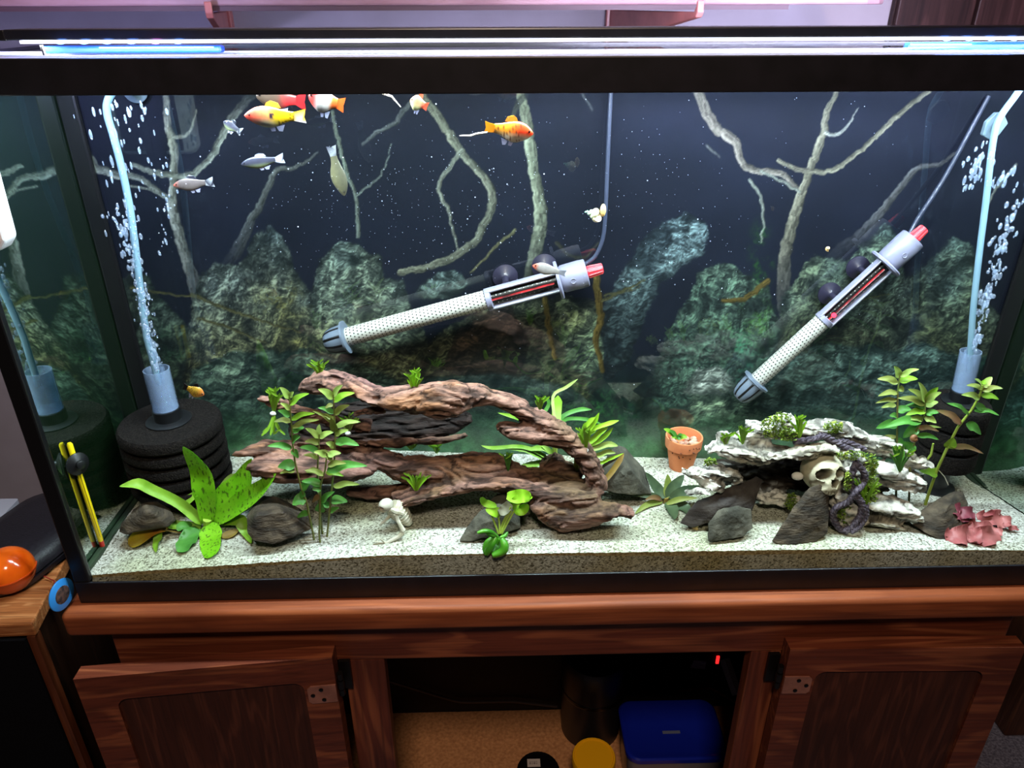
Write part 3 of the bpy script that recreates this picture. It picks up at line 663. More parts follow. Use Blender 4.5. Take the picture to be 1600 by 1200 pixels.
rg1 = strands((XX+.5*YY)/11+wx*4, (YY-.35*XX)/5+wy*5, 33); rg2 = strands(XX/40+wx*2, YY/5.5+wy*4, 34); rg3 = strands(XX/5+wx*5, YY/11+wy*5, 35)
HT = 16*fbm2(XX/34+wx*.6, YY/44+wy*.6, 51, 3)+7*ridge(fbm2(XX/19+wx, YY/26+wy, 52, 2))+2.2*np.clip(rg1, 0, 1.5)
gy_, gx_ = np.gradient(HT); RELIEF = np.clip(.62+1.15*gy_+.45*gx_, .06, 1.5)
def poly_sd(P, warp=14):
    x = XX+wx*warp+(fine-.5)*6; y = YY+wy*warp+(fine-.5)*6
    ins = np.zeros(XX.shape, bool); d = np.full(XX.shape, 1e9)
    n = len(P)
    for i in range(n):
        x1, y1 = P[i]; x2, y2 = P[(i+1) % n]
        if y1 != y2:
            c = ((y1 > y) != (y2 > y)) & (x < (x2-x1)*(y-y1)/(y2-y1)+x1); ins ^= c
        t = np.clip(((x-x1)*(x2-x1)+(y-y1)*(y2-y1))/((x2-x1)**2+(y2-y1)**2+1e-9), 0, 1)
        d = np.minimum(d, np.hypot(x-x1-t*(x2-x1), y-y1-t*(y2-y1)))
    return np.where(ins, d, -d)
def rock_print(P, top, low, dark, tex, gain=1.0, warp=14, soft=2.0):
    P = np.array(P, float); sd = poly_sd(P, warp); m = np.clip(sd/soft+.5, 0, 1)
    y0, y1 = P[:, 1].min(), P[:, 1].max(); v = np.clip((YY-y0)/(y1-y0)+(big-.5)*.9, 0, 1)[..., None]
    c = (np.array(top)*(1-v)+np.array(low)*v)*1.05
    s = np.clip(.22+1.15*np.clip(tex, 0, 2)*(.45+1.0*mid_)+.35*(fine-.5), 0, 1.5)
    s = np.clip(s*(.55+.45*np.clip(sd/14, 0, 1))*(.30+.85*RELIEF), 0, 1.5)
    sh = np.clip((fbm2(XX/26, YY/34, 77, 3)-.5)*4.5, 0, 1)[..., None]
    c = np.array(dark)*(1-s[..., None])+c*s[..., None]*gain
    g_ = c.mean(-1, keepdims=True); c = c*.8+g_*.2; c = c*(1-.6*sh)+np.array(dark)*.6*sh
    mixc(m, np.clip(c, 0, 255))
def branch(P, w0, w1=None, col=(158, 152, 138), soft=1.0, op=1.0):
    P = np.array(P, float); w1 = w0*.3 if w1 is None else w1; w0, w1 = w0*.84, w1*.84
    seg = np.hypot(*np.diff(P, axis=0).T); cum = np.concatenate([[0], np.cumsum(seg)]); tot = cum[-1]
    # resample smoothly
    n = max(6, int(tot/6)); s = np.linspace(0, tot, n); Q = np.stack([np.interp(s, cum, P[:, 0]), np.interp(s, cum, P[:, 1])], 1)
    for _ in range(2): Q[1:-1] = (Q[:-2]+2*Q[1:-1]+Q[2:])/4
    rs = np.random.RandomState(int(P[0, 0]*7+P[0, 1])); Q[1:-1] += rs.randn(n-2, 2)*.9
    pad = w0+6; xa, xb = int(max(0, Q[:, 0].min()-pad-CXo)), int(min(CW, Q[:, 0].max()+pad-CXo)); ya, yb = int(max(0, Q[:, 1].min()-pad-CYo)), int(min(CH, Q[:, 1].max()+pad-CYo))
    if xb <= xa or yb <= ya: return
    x, y = XX[ya:yb, xa:xb], YY[ya:yb, xa:xb]; D = np.full(x.shape, 1e9); U = np.zeros(x.shape); S = np.zeros(x.shape)
    for i in range(n-1):
        d = Q[i+1]-Q[i]; l2 = d@d+1e-9; t = np.clip(((x-Q[i, 0])*d[0]+(y-Q[i, 1])*d[1])/l2, 0, 1)
        r = (w0+(w1-w0)*(s[i]+t*(s[i+1]-s[i]))/tot)/2*(1+.25*(noise2(s[i]/11, 0, 9)-.5))
        dx, dy = x-Q[i, 0]-t*d[0], y-Q[i, 1]-t*d[1]; dd = np.hypot(dx, dy)-r; k = dd < D
        cr = (dx*d[1]-dy*d[0])/math.sqrt(l2)/np.maximum(r, .6); D = np.where(k, dd, D); U = np.where(k, cr, U); S = np.where(k, s[i], S)
    D = D+(fine[ya:yb, xa:xb]-.5)*2.6
    m = np.clip(.5-D/soft, 0, 1)*op*(1 if w1 <= w0*1.2 else np.clip(1-(S/tot-.62)/.38*.85, 0, 1))
    lit = .62+.34*np.clip(-U*.6+.35, -.6, .8)+.55*(noise2(U*4+S/40, S/9, 5)-.5)+.3*(fine[ya:yb, xa:xb]-.5)
    c = np.array(col)[None, None]*.80*np.clip(lit, .18, 1.25)[..., None]
    IMG[ya:yb, xa:xb] = IMG[ya:yb, xa:xb]*(1-m[..., None])+c*m[..., None]
# dead branches
GB, GB2 = (190, 186, 178), (170, 170, 160)
for P, w, e, c in (
    ([(258, 140), (262, 178), (261, 190), (268, 215), (274, 238), (271, 290), (269, 325), (284, 380), (302, 440), (318, 500)], 12, 22, GB), ([(269, 213), (284, 218), (299, 205), (307, 172)], 8, 2, GB),
    ([(208, 258), (240, 270), (285, 277), (303, 273), (332, 243), (358, 190), (392, 150), (410, 138)], 10, 16, GB2), ([(112, 222), (132, 236), (152, 265), (178, 274), (220, 278), (246, 298), (268, 312)], 18, 9, GB2),
    ([(200, 290), (236, 296), (262, 310)], 5, 4, GB2), ([(497, 238), (472, 260), (452, 266), (432, 264), (412, 308), (382, 370), (352, 420)], 4, 22, (112, 112, 112)), ([(395, 350), (372, 400)], 10, 14, (80, 80, 84)),
    ([(1092, 140), (1102, 172), (1118, 200), (1150, 222), (1160, 258), (1182, 268), (1222, 270), (1252, 300)], 22, 8, (164, 150, 140)), ([(1172, 282), (1190, 308), (1194, 345), (1190, 380)], 7, 3, GB2),
    ([(1310, 138), (1291, 180), (1288, 210), (1270, 255), (1252, 305), (1240, 340), (1226, 400), (1224, 450), (1228, 510)], 10, 26, (158, 148, 130)), ([(1291, 208), (1302, 214), (1324, 200), (1341, 170)], 8, 2, GB),
    ([(1217, 251), (1250, 268), (1292, 270), (1310, 263), (1346, 235), (1398, 185), (1452, 142)], 9, 9, (158, 148, 130)), ([(1190, 268), (1222, 283), (1250, 300)], 6, 5, GB2),
    ([(1505, 232), (1468, 258), (1432, 262), (1402, 300), (1352, 362), (1302, 402)], 5, 22, (112, 108, 112)),
    ([(812, 140), (824, 190), (832, 250), (843, 310), (846, 350), (838, 390), (830, 430), (822, 500)], 18, 26, (158, 160, 138)), ([(800, 200), (808, 160), (822, 150)], 8, 12, (84, 86, 84)),
    ([(655, 140), (676, 172), (700, 205), (722, 240), (752, 272), (770, 296), (768, 330), (744, 378), (700, 408), (662, 420), (626, 426)], 16, 12, (146, 144, 128)),
    ([(722, 236), (708, 255), (690, 280), (684, 298), (700, 322), (706, 352), (716, 390)], 10, 4, (150, 150, 138)), ([(655, 150), (632, 172), (618, 195), (590, 206), (567, 226)], 10, 6, (110, 112, 116)),
    ([(520, 175), (530, 225), (546, 280), (558, 308), (560, 370)], 7, 7, (140, 146, 136)), ([(558, 306), (572, 294), (598, 274), (606, 250), (612, 225)], 5, 2, (140, 146, 140)),
    ([(805, 360), (775, 385), (756, 408), (735, 426)], 7, 3, (130, 124, 92)), ([(910, 145), (926, 173)], 5, 3, (110, 112, 116)), ([(1105, 228), (1125, 246)], 5, 3, (120, 120, 120)),
    ([(1588, 258), (1560, 290), (1545, 320)], 6, 3, GB2), ([(870, 380), (890, 402), (915, 404), (935, 380)], 8, 3, (70, 68, 60))): branch(P, w, e, c)
# low distant stone and ground
g1 = np.clip((YY-520-40*big)/70, 0, 1); mixc(g1*.9, np.array([18, 30, 30])[None, None]*(.5+1.1*mid_[..., None]))
TEAL, OLIVE, DRK = (112, 138, 134), (112, 112, 72), (14, 18, 22)
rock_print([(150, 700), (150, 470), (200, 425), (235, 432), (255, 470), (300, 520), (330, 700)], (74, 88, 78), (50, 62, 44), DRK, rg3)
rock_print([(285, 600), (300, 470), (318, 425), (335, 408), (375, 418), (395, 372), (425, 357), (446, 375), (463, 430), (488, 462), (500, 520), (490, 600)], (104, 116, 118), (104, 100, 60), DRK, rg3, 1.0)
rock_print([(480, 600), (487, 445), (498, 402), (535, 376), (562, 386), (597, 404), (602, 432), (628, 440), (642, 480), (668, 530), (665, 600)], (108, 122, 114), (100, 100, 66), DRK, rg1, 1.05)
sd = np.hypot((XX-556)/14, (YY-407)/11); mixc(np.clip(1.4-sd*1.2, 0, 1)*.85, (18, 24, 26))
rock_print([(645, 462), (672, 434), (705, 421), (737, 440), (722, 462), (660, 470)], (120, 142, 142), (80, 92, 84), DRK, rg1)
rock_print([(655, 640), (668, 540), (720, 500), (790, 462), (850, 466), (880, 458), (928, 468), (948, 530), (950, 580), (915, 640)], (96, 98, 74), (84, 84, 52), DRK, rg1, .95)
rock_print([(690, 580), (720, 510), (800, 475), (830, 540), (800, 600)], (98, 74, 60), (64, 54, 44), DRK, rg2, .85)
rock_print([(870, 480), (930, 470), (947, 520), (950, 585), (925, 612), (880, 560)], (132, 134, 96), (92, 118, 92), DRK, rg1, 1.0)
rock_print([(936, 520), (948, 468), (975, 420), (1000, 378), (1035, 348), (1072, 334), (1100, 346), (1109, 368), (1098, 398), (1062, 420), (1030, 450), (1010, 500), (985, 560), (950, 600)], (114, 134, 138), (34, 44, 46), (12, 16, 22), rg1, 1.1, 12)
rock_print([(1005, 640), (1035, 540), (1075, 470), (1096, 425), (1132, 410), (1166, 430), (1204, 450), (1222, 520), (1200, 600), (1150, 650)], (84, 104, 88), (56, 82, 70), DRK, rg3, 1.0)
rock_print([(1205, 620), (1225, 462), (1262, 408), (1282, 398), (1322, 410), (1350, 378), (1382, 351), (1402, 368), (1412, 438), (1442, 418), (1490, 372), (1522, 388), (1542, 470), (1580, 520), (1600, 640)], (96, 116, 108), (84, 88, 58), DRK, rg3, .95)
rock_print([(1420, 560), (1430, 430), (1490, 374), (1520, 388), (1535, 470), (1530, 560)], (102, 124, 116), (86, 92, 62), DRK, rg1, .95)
# layered flat stone
for P, a, c in (([(290, 660), (300, 575), (360, 552), (470, 548), (560, 560), (620, 590), (640, 660), (500, 720), (300, 720)], (98, 116, 98), (40, 62, 56)),
                ([(620, 660), (660, 590), (760, 585), (880, 600), (960, 640), (1010, 690), (700, 700)], (60, 72, 66), (30, 46, 42)),
                ([(1060, 650), (1080, 618), (1150, 622), (1250, 640), (1290, 690), (1080, 690)], (120, 140, 110), (60, 84, 72)),
                ([(1185, 640), (1200, 560), (1290, 540), (1400, 545), (1440, 538), (1500, 552), (1520, 640), (1480, 690), (1230, 700)], (92, 116, 108), (42, 60, 58)),
                ([(1500, 660), (1530, 560), (1600, 545), (1620, 700), (1500, 740)], (50, 86, 74), (24, 44, 40))):
    rock_print(P, a, c, (16, 26, 28), rg2, 1.15, 18, 5)
for x0, x1, y in ((1045, 1150, 590), (1040, 1160, 606)): rock_print([(x0+25, y+12), (x0+45, y-14), (x1-25, y-16), (x1, y), (x1-30, y+14)], (168, 172, 164), (110, 120, 110), (40, 48, 46), rg2, 1.1, 10, 3)
gm = np.clip((YY-640+30*(big-.5))/60, 0, 1); mixc(gm*.75, np.array([84, 132, 84])[None, None]*(.55+.8*mid_[..., None]))  # green sand reflection and algae tint painted into the print
# moss and algae
for cx_, cy_, rx, ry, col in ((1190, 400, 26, 70, (44, 96, 30)), (1185, 500, 34, 60, (64, 110, 42)), (1150, 540, 40, 50, (60, 104, 60)), (930, 640, 90, 50, (52, 110, 52)), (260, 545, 60, 40, (54, 84, 60)), (880, 500, 40, 30, (96, 110, 50)), (1160, 560, 30, 60, (70, 140, 120)), (440, 470, 60, 40, (92, 86, 44))):
    mixc(np.clip(1-np.hypot((XX-cx_)/rx, (YY-cy_)/ry), 0, 1)*np.clip((mid_-.38)*5, 0, 1)*np.clip((fine-.3)*2.5, 0, 1)*.85, col)
# ochre roots
for P, w in (([(932, 430), (936, 470), (940, 500), (930, 530), (938, 560), (942, 580)], 15), ([(852, 468), (858, 510), (864, 545), (868, 560)], 12), ([(1200, 440), (1160, 470), (1130, 470)], 12)):
    branch(P, w, w*.6, (128, 104, 54), 1.5)
for P, w in (([(942, 470), (980, 452), (1008, 438)], 7), ([(945, 462), (985, 455), (1000, 448)], 4), ([(1300, 500), (1340, 470), (1390, 460)], 4), ([(300, 460), (350, 482), (420, 505), (470, 520)], 7), ([(310, 498), (360, 512), (420, 540)], 6), ([(205, 450), (250, 458), (310, 466)], 6)): branch(P, w, w*.4, (112, 106, 70), 1.5)
rs = np.random.RandomState(4)
IMG = np.clip(IMG*(1+.10*(rs.rand(CH, CW, 1)-.5)), 0, 255)
PRINT_GAIN = .95
nx, nz = 1000, 440
gx = np.linspace(-.597, .597, nx); gz = np.linspace(.004, TH-.012, nz); GX, GZ = np.meshgrid(gx, gz); YP = TB+.002
d = np.stack([GX-CAM[0], np.full_like(GX, YP-CAM[1]), GZ-CAM[2]], -1); zc = d@CF; ux = 800+FPX*(d@CR)/zc-CXo; uy = 600-FPX*(d@CU)/zc-CYo
ix = np.clip(ux, 0, CW-1.001); iy = np.clip(uy, 0, CH-1.001); a0, b0 = ix.astype(int), iy.astype(int); fx, fy = (ix-a0)[..., None], (iy-b0)[..., None]
C = IMG[b0, a0]*(1-fx)*(1-fy)+IMG[b0, a0+1]*fx*(1-fy)+IMG[b0+1, a0]*(1-fx)*fy+IMG[b0+1, a0+1]*fx*fy
me = bpy.data.meshes.new('background_print')
nv = nx*nz; me.vertices.add(nv); me.vertices.foreach_set('co', np.stack([GX, np.full_like(GX, 0), GZ], -1).astype(np.float32).ravel())
I, J = np.meshgrid(np.arange(nx-1), np.arange(nz-1)); A = (J*nx+I).ravel(); Q = np.stack([A, A+1, A+nx+1, A+nx], -1).astype(np.int32)
nf = len(Q); me.loops.add(nf*4); me.loops.foreach_set('vertex_index', Q.ravel()); me.polygons.add(nf); me.polygons.foreach_set('loop_start', np.arange(0, nf*4, 4, dtype=np.int32))
me.update(calc_edges=True); me.validate()
ca = me.color_attributes.new('Col', 'FLOAT_COLOR', 'POINT'); ca.data.foreach_set('color', np.concatenate([lin(C)*PRINT_GAIN, np.ones(C.shape[:2]+(1,))], -1).astype(np.float32).ravel())
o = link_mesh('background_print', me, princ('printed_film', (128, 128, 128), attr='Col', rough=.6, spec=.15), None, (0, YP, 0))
tag(o, 'printed backdrop sheet of dead branches and mossy boulders behind the back glass', 'backdrop')
# ------------------------------------------------------------------ big wood pieces: swept limbs fused by a voxel remesh, then roughened
def fuse(mb, voxel, rough=None, smooth=2):
    me = bpy.data.meshes.new('tmp'); me.from_pydata(mb.v, [], mb.f); me.update()
    bm = bmesh.new(); bm.from_mesh(me); bmesh.ops.recalc_face_normals(bm, faces=bm.faces); bm.to_mesh(me); bm.free()
    o = bpy.data.objects.new('tmp', me); COL.objects.link(o)
    md = o.modifiers.new('r', 'REMESH'); md.mode = 'VOXEL'; md.voxel_size = voxel
    ms = o.modifiers.new('s', 'SMOOTH'); ms.factor = .5; ms.iterations = smooth
    dg = bpy.context.evaluated_depsgraph_get(); ev = o.evaluated_get(dg); m2 = ev.to_mesh()
    n = len(m2.vertices); co = np.empty(n*3); m2.vertices.foreach_get('co', co); co = co.reshape(-1, 3)
    no = np.empty(n*3); m2.vertex_normals.foreach_get('vector', no); no = no.reshape(-1, 3)
    fs = [tuple(p.vertices) for p in m2.polygons]; ev.to_mesh_clear()
    bpy.data.objects.remove(o); bpy.data.meshes.remove(me)
    if rough is not None: co = co+rough(co, no)
    r = MB(); r.v = [tuple(c) for c in co]; r.f = fs; r.m = [0]*len(fs); return r, co, no
def limb(mb, rows, depth, seg=12):
    "rows of (px, py, half height px, Y); depth = half thickness in metres"
    P = []; R = []
    for x, y, hh, Y in rows: p = pw(x, y, Y); P.append(p); R.append(hh*mpp(p)*1.06)
    n = len(P); c = [P[0]]; rr = [R[0]]
    for i in range(n-1):
        for k in range(1, 5):
            t = k/4; a, b, c_, d = P[max(i-1, 0)], P[i], P[i+1], P[min(i+2, n-1)]
            q = .5*((2*b)+(-a+c_)*t+(2*a-5*b+4*c_-d)*t*t+(-a+3*b-3*c_+d)*t**3)
            c.append(q); rr.append(R[i]*(1-t)+R[i+1]*t)
    seg_pts = c; vs = []
    m = len(seg_pts); A = np.array(seg_pts)
    for i in range(m):
        t = A[min(i+1, m-1)]-A[max(i-1, 0)]; t /= np.linalg.norm(t)+1e-9
        v_ = np.cross(CF*.35+np.array([0, .8, -.3]), t); v_ /= np.linalg.norm(v_)+1e-9
        w_ = np.cross(t, v_)
        for k in range(seg):
            a = 2*math.pi*k/seg; vs.append(A[i]+v_*math.cos(a)*rr[i]+w_*math.sin(a)*min(depth, max(rr[i]*2.2, .006)))
    fs = []
    for i in range(m-1):
        for k in range(seg): fs.append((i*seg+k, i*seg+(k+1) % seg, (i+1)*seg+(k+1) % seg, (i+1)*seg+k))
    fs.append(tuple(range(seg))[::-1]); fs.append(tuple((m-1)*seg+k for k in range(seg)))
    mb.add(vs, fs)
lw = MB()
# arching roof and its descending arm
limb(lw, [(474, 605, 6, .135), (490, 601, 15, .13), (515, 596, 20, .125), (548, 603, 16, .12), (580, 614, 12, .115), (620, 619, 15, .105), (655, 622, 23, .095), (688, 622, 29, .088), (712, 620, 27, .088), (736, 617, 18, .10), (765, 620, 13, .11), (800, 633, 14, .11), (832, 650, 16, .11), (862, 668, 16, .105), (890, 688, 15, .10), (912, 708, 16, .098), (926, 735, 15, .095), (932, 762, 16, .09)], .026)
limb(lw, [(700, 622, 14, .095), (712, 640, 8, .088), (716, 651, 2.5, .085)], .014)
limb(lw, [(596, 627, 8, .092), (645, 633, 13, .082), (690, 639, 13, .076), (716, 645, 7, .075)], .012)
limb(lw, [(560, 622, 5, .10), (600, 634, 5, .09), (650, 645, 5, .082), (700, 648, 6, .08)], .012)
# side tongue
limb(lw, [(777, 664, 6, .095), (795, 671, 12, .095), (830, 680, 12, .095), (865, 685, 12, .10), (895, 690, 12, .10)], .022)
# middle branch and rear wall of the hollow
limb(lw, [(403, 621, 4, .125), (425, 627, 8, .125), (455, 640, 9, .125), (490, 650, 9, .125), (530, 660, 10, .13), (580, 668, 12, .135)], .012)
limb(lw, [(452, 668, 14, .17), (480, 668, 24, .178), (540, 660, 32, .182), (610, 658, 34, .184), (680, 658, 28, .184), (715, 654, 20, .18), (735, 648, 10, .175)], .007)
limb(lw, [(600, 640, 6, .115), (570, 642, 5, .11), (552, 648, 4, .105)], .010)
limb(lw, [(440, 690, 4, .12), (500, 693, 5, .12), (560, 693, 6, .12), (640, 691, 6, .125), (695, 687, 5, .14), (730, 680, 4, .15)], .030)
limb(lw, [(615, 776, 9, .095), (680, 759, 13, .092), (740, 750, 13, .09), (800, 756, 13, .088), (860, 768, 12, .082)], .022)
# lower trunk
limb(lw, [(361, 711, 3, .105), (380, 706, 9, .105), (412, 702, 13, .11), (445, 704, 14, .115), (480, 710, 12, .12), (540, 712, 10, .12), (590, 715, 14, .12)], .024)
limb(lw, [(395, 727, 9, .09), (412, 730, 14, .088), (440, 733, 19, .088), (500, 736, 18, .088), (550, 736, 14, .092), (585, 732, 9, .10)], .024)
limb(lw, [(560, 712, 10, .12), (600, 718, 16, .118), (640, 733, 20, .11), (700, 735, 25, .11), (760, 735, 27, .11), (815, 750, 22, .108), (865, 764, 22, .10), (905, 770, 22, .09), (938, 775, 12, .085)], .030)
limb(lw, [(545, 768, 6, .12), (590, 772, 10, .115), (640, 768, 12, .11), (700, 760, 12, .10)], .02)
limb(lw, [(606, 795, 4, .072), (622, 790, 7, .07), (652, 779, 9, .068), (690, 770, 8, .068), (735, 760, 7, .068), (790, 758, 10, .068), (850, 769, 13, .066), (900, 780, 15, .064), (932, 778, 12, .065)], .018)
limb(lw, [(855, 715, 16, .13), (875, 735, 20, .13), (905, 752, 18, .12)], .012)
# root foot
limb(lw, [(832, 783, 7, .06), (855, 800, 18, .056), (885, 808, 23, .054), (915, 805, 22, .053), (945, 799, 15, .052), (970, 799, 9, .05), (989, 803, 6.5, .048)], .022)
limb(lw, [(915, 775, 16, .07), (925, 795, 16, .06)], .02)
holes = [(pw(520, 590, .10), .013, .016), (pw(818, 629, .092), .005, .010), (pw(858, 800, .04), .006, .005), (pw(893, 797, .04), .006, .005), (pw(640, 752, .08), .012, .010), (pw(665, 742, .08), .005, .006), (pw(700, 722, .08), .004, .006), (pw(412, 708, .085), .003, .006), (pw(846, 722, .09), .012, .010)]
def wood_rough(co, no):
    x, y, z = co.T; w = fbm3(x*9, y*9, z*9, 5, 2)
    g = ridge(fbm3(x*16+w*2, y*85+w*3, z*95+w*5, 7, 3)); cr = np.clip((g-.72)*5, 0, 1)
    wv = (np.clip((x-.0)/.045, 0, 1)*np.clip((z-.075)/.03, 0, 1)); al, pe = x*.55-z*.83, x*.83+z*.55
    g2 = ridge(fbm3(al*16+w*2, y*85+w*3, pe*95+w*5, 7, 3)); g = g*(1-wv)+g2*wv; cr = np.clip((g-.72)*5, 0, 1)
    d = (fbm3(x*30, y*40, z*40, 8, 3)-.5)*.008-cr*.0032+((fbm3(x*90, y*260, z*260, 9, 2)-.5)*(1-wv)+(fbm3(al*90, y*260, pe*260, 9, 2)-.5)*wv)*.0022
    D = no*d[:, None]
    for p, r, dep in holes:
        q = np.linalg.norm(co-p, axis=1); k = np.clip(1.3-q/r, 0, 1)**.7
        D += (np.array([0, .75, -.45])*dep)[None]*k[:, None]
    return D
wd, co, no = fuse(lw, .0021, wood_rough, 3)
x, y, z = co.T; w = fbm3(x*9, y*9, z*9, 5, 2); g = ridge(fbm3(x*16+w*2, y*85+w*3, z*95+w*5, 7, 3)); wv = (np.clip((x-.0)/.045, 0, 1)*np.clip((z-.075)/.03, 0, 1)); al, pe = x*.55-z*.83, x*.83+z*.55; g = g*(1-wv)+ridge(fbm3(al*16+w*2, y*85+w*3, pe*95+w*5, 7, 3))*wv; cr = np.clip((g-.66)*3.6, 0, 1)
n1 = fbm3(x*14, y*30, z*30, 41, 3); n2 = fbm3(x*60+w*4, y*300, z*300, 42, 3)*(1-wv)+fbm3(al*60+w*4, y*300, pe*300, 42, 3)*wv; n3 = fbm3(x*8, y*8, z*8, 43, 2)
c = lin((106, 72, 62))[None]*(1-n2[:, None])+lin((190, 146, 130))[None]*n2[:, None]
tan = np.clip((n1-.5)*4, 0, 1)[:, None]*.6; c = c*(1-tan)+lin((176, 122, 80))[None]*tan
pk = np.clip((n3-.5)*5, 0, 1)[:, None]*.45; c = c*(1-pk)+lin((150, 108, 112))[None]*pk
ol = (np.clip((fbm3(x*11, y*11, z*11, 47, 3)-.55)*7, 0, 1)*np.clip(no[:, 2], 0, 1))[:, None]*.55; c = c*(1-ol)+lin((84, 84, 40))[None]*ol
c = c*(1-.88*cr[:, None])+lin((28, 17, 14))[None]*.88*cr[:, None]
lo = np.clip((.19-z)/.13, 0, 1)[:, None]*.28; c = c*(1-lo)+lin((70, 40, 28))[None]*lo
hollow_shade = np.clip((y-.150)/.02, 0, 1)*np.clip((pw(700, 700, .15)[2]-z)/-.01, 0, 1); c = c*(1-.93*hollow_shade[:, None])+lin((22, 16, 14))[None]*.93*hollow_shade[:, None]  # near-black shade of the hollow put into the wood colour
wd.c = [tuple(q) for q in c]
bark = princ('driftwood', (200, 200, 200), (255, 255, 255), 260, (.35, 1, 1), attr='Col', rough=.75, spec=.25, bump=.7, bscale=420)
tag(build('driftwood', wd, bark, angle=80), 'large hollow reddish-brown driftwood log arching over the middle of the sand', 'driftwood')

# ------------------------------------------------------------------ slate rocks
def hull_rock(label, pts, mat, seed, cut=.35, group=None, name='slate_rock'):
    P = [pw(x, y, Y) for x, y, Y in pts]
    bm = bmesh.new()
    for p in P: bm.verts.new(p)
    r = bmesh.ops.convex_hull(bm, input=bm.verts); bmesh.ops.delete(bm, geom=[v for v in bm.verts if not v.link_faces], context='VERTS')
    es = [e for e in bm.edges if len(e.link_faces) == 2 and e.calc_face_angle(0) > .35]
    bmesh.ops.bevel(bm, geom=es, offset=.0009, segments=1, affect='EDGES', profile=.6, clamp_overlap=True)
    bmesh.ops.triangulate(bm, faces=bm.faces)
    for _ in range(5):
        long = [e for e in bm.edges if e.calc_length() > .0045]
        if not long: break
        bmesh.ops.subdivide_edges(bm, edges=long, cuts=1); bmesh.ops.triangulate(bm, faces=[f for f in bm.faces if len(f.verts) > 3])
    bm.normal_update()
    co = np.array([v.co for v in bm.verts]); no = np.array([v.normal for v in bm.verts]); x, y, z = co.T
    d = (fbm3(x*45, y*45, z*45, seed, 3)-.5)*.0018+(ridge(fbm3(x*70+z*60, y*70, z*70-x*40, seed+3, 2))-.6)*.0022
    step = np.floor(fbm3(x*26+z*20, y*26, z*26, seed+5, 2)*9)/9; d += (step-.5)*.0026
    co2 = co+no*d[:, None]; mb = MB(); mb.v = [tuple(q) for q in co2]
    bm.verts.index_update(); mb.f = [tuple(v.index for v in f.verts) for f in bm.faces]; mb.m = [0]*len(mb.f); bm.free()
    return tag(build(name, mb, mat, angle=28), label, 'rock', group)
slate = princ('slate', (48, 43, 42), (78, 72, 68), 34, (1, 1, 2), rough=.8, spec=.3, bump=.9, bscale=160, c3=(60, 54, 51))
slate_b = princ('slate_brown', (40, 35, 30), (90, 78, 64), 40, (1, 1, 3), rough=.8, spec=.3, bump=.9, bscale=150, c3=(62, 53, 43))
slate_g = princ('slate_green', (54, 53, 46), (88, 85, 74), 40, rough=.85, spec=.25, bump=.9, bscale=200, c3=(68, 66, 57))
hull_rock('small brown rounded rock in front of the sponge filter', [(186, 832, .06), (192, 815, .065), (208, 796, .075), (223, 786, .08), (246, 784, .085), (263, 796, .08), (273, 813, .07), (262, 822, .06), (222, 828, .05), (197, 836, .052), (232, 800, .055), (240, 792, .115), (215, 800, .11), (268, 806, .1)], slate_b, 3)
hull_rock('wide flat-topped brown rock under the sword plant leaves', [(386, 812, .05), (388, 834, .03), (394, 845, .025), (428, 850, .025), (460, 838, .03), (487, 826, .045), (488, 812, .06), (478, 799, .075), (430, 776, .09), (412, 774, .09), (396, 786, .08), (440, 800, .04), (400, 806, .035), (450, 785, .11), (400, 790, .11)], slate_b, 5)
hull_rock('grey slanting slate behind the banana plant', [(717, 846, .03), (736, 814, .045), (758, 789, .06), (777, 771, .075), (806, 772, .08), (812, 795, .06), (813, 825, .045), (760, 838, .03), (740, 846, .028), (782, 800, .04), (800, 780, .11), (760, 800, .11)], slate_g, 8)
hull_rock('triangular grey slate between the driftwood and the clay pot', [(936, 742, .12), (942, 765, .10), (950, 708, .14), (962, 695, .15), (976, 700, .15), (1005, 730, .14), (1018, 772, .11), (985, 772, .095), (958, 770, .095), (972, 740, .10), (985, 735, .10), (980, 720, .18), (1000, 750, .18)], slate_g, 11)
hull_rock('long dark slate leaning across behind the squat grey one', [(1062, 818, .055), (1080, 824, .05), (1075, 798, .06), (1090, 783, .07), (1122, 768, .075), (1160, 757, .085), (1182, 744, .09), (1192, 750, .09), (1181, 782, .07), (1174, 800, .06), (1106, 818, .05), (1130, 790, .055), (1160, 770, .11), (1100, 790, .10)], slate, 14)
hull_rock('squat grey slate standing in front of the longer slate', [(1107, 846, .022), (1107, 818, .032), (1122, 796, .042), (1150, 790, .045), (1174, 795, .045), (1177, 826, .032), (1160, 840, .026), (1140, 800, .035), (1120, 810, .07), (1170, 805, .075)], slate_g, 17)
hull_rock('tall pointed dark slate in front of the skull', [(1206, 846, .022), (1225, 815, .032), (1240, 792, .04), (1265, 762, .05), (1290, 754, .055), (1297, 760, .055), (1292, 832, .03), (1275, 847, .025), (1240, 857, .018), (1268, 775, .042), (1285, 790, .038), (1295, 770, .09), (1230, 830, .07), (1288, 830, .08)], slate_b, 20)
hull_rock('dark brown slate partly behind the red lily leaves', [(1425, 820, .05), (1440, 797, .065), (1465, 780, .08), (1492, 767, .09), (1505, 770, .09), (1512, 787, .085), (1508, 825, .05), (1481, 849, .03), (1455, 838, .035), (1475, 800, .05), (1500, 800, .12), (1450, 800, .12)], slate_b, 23)

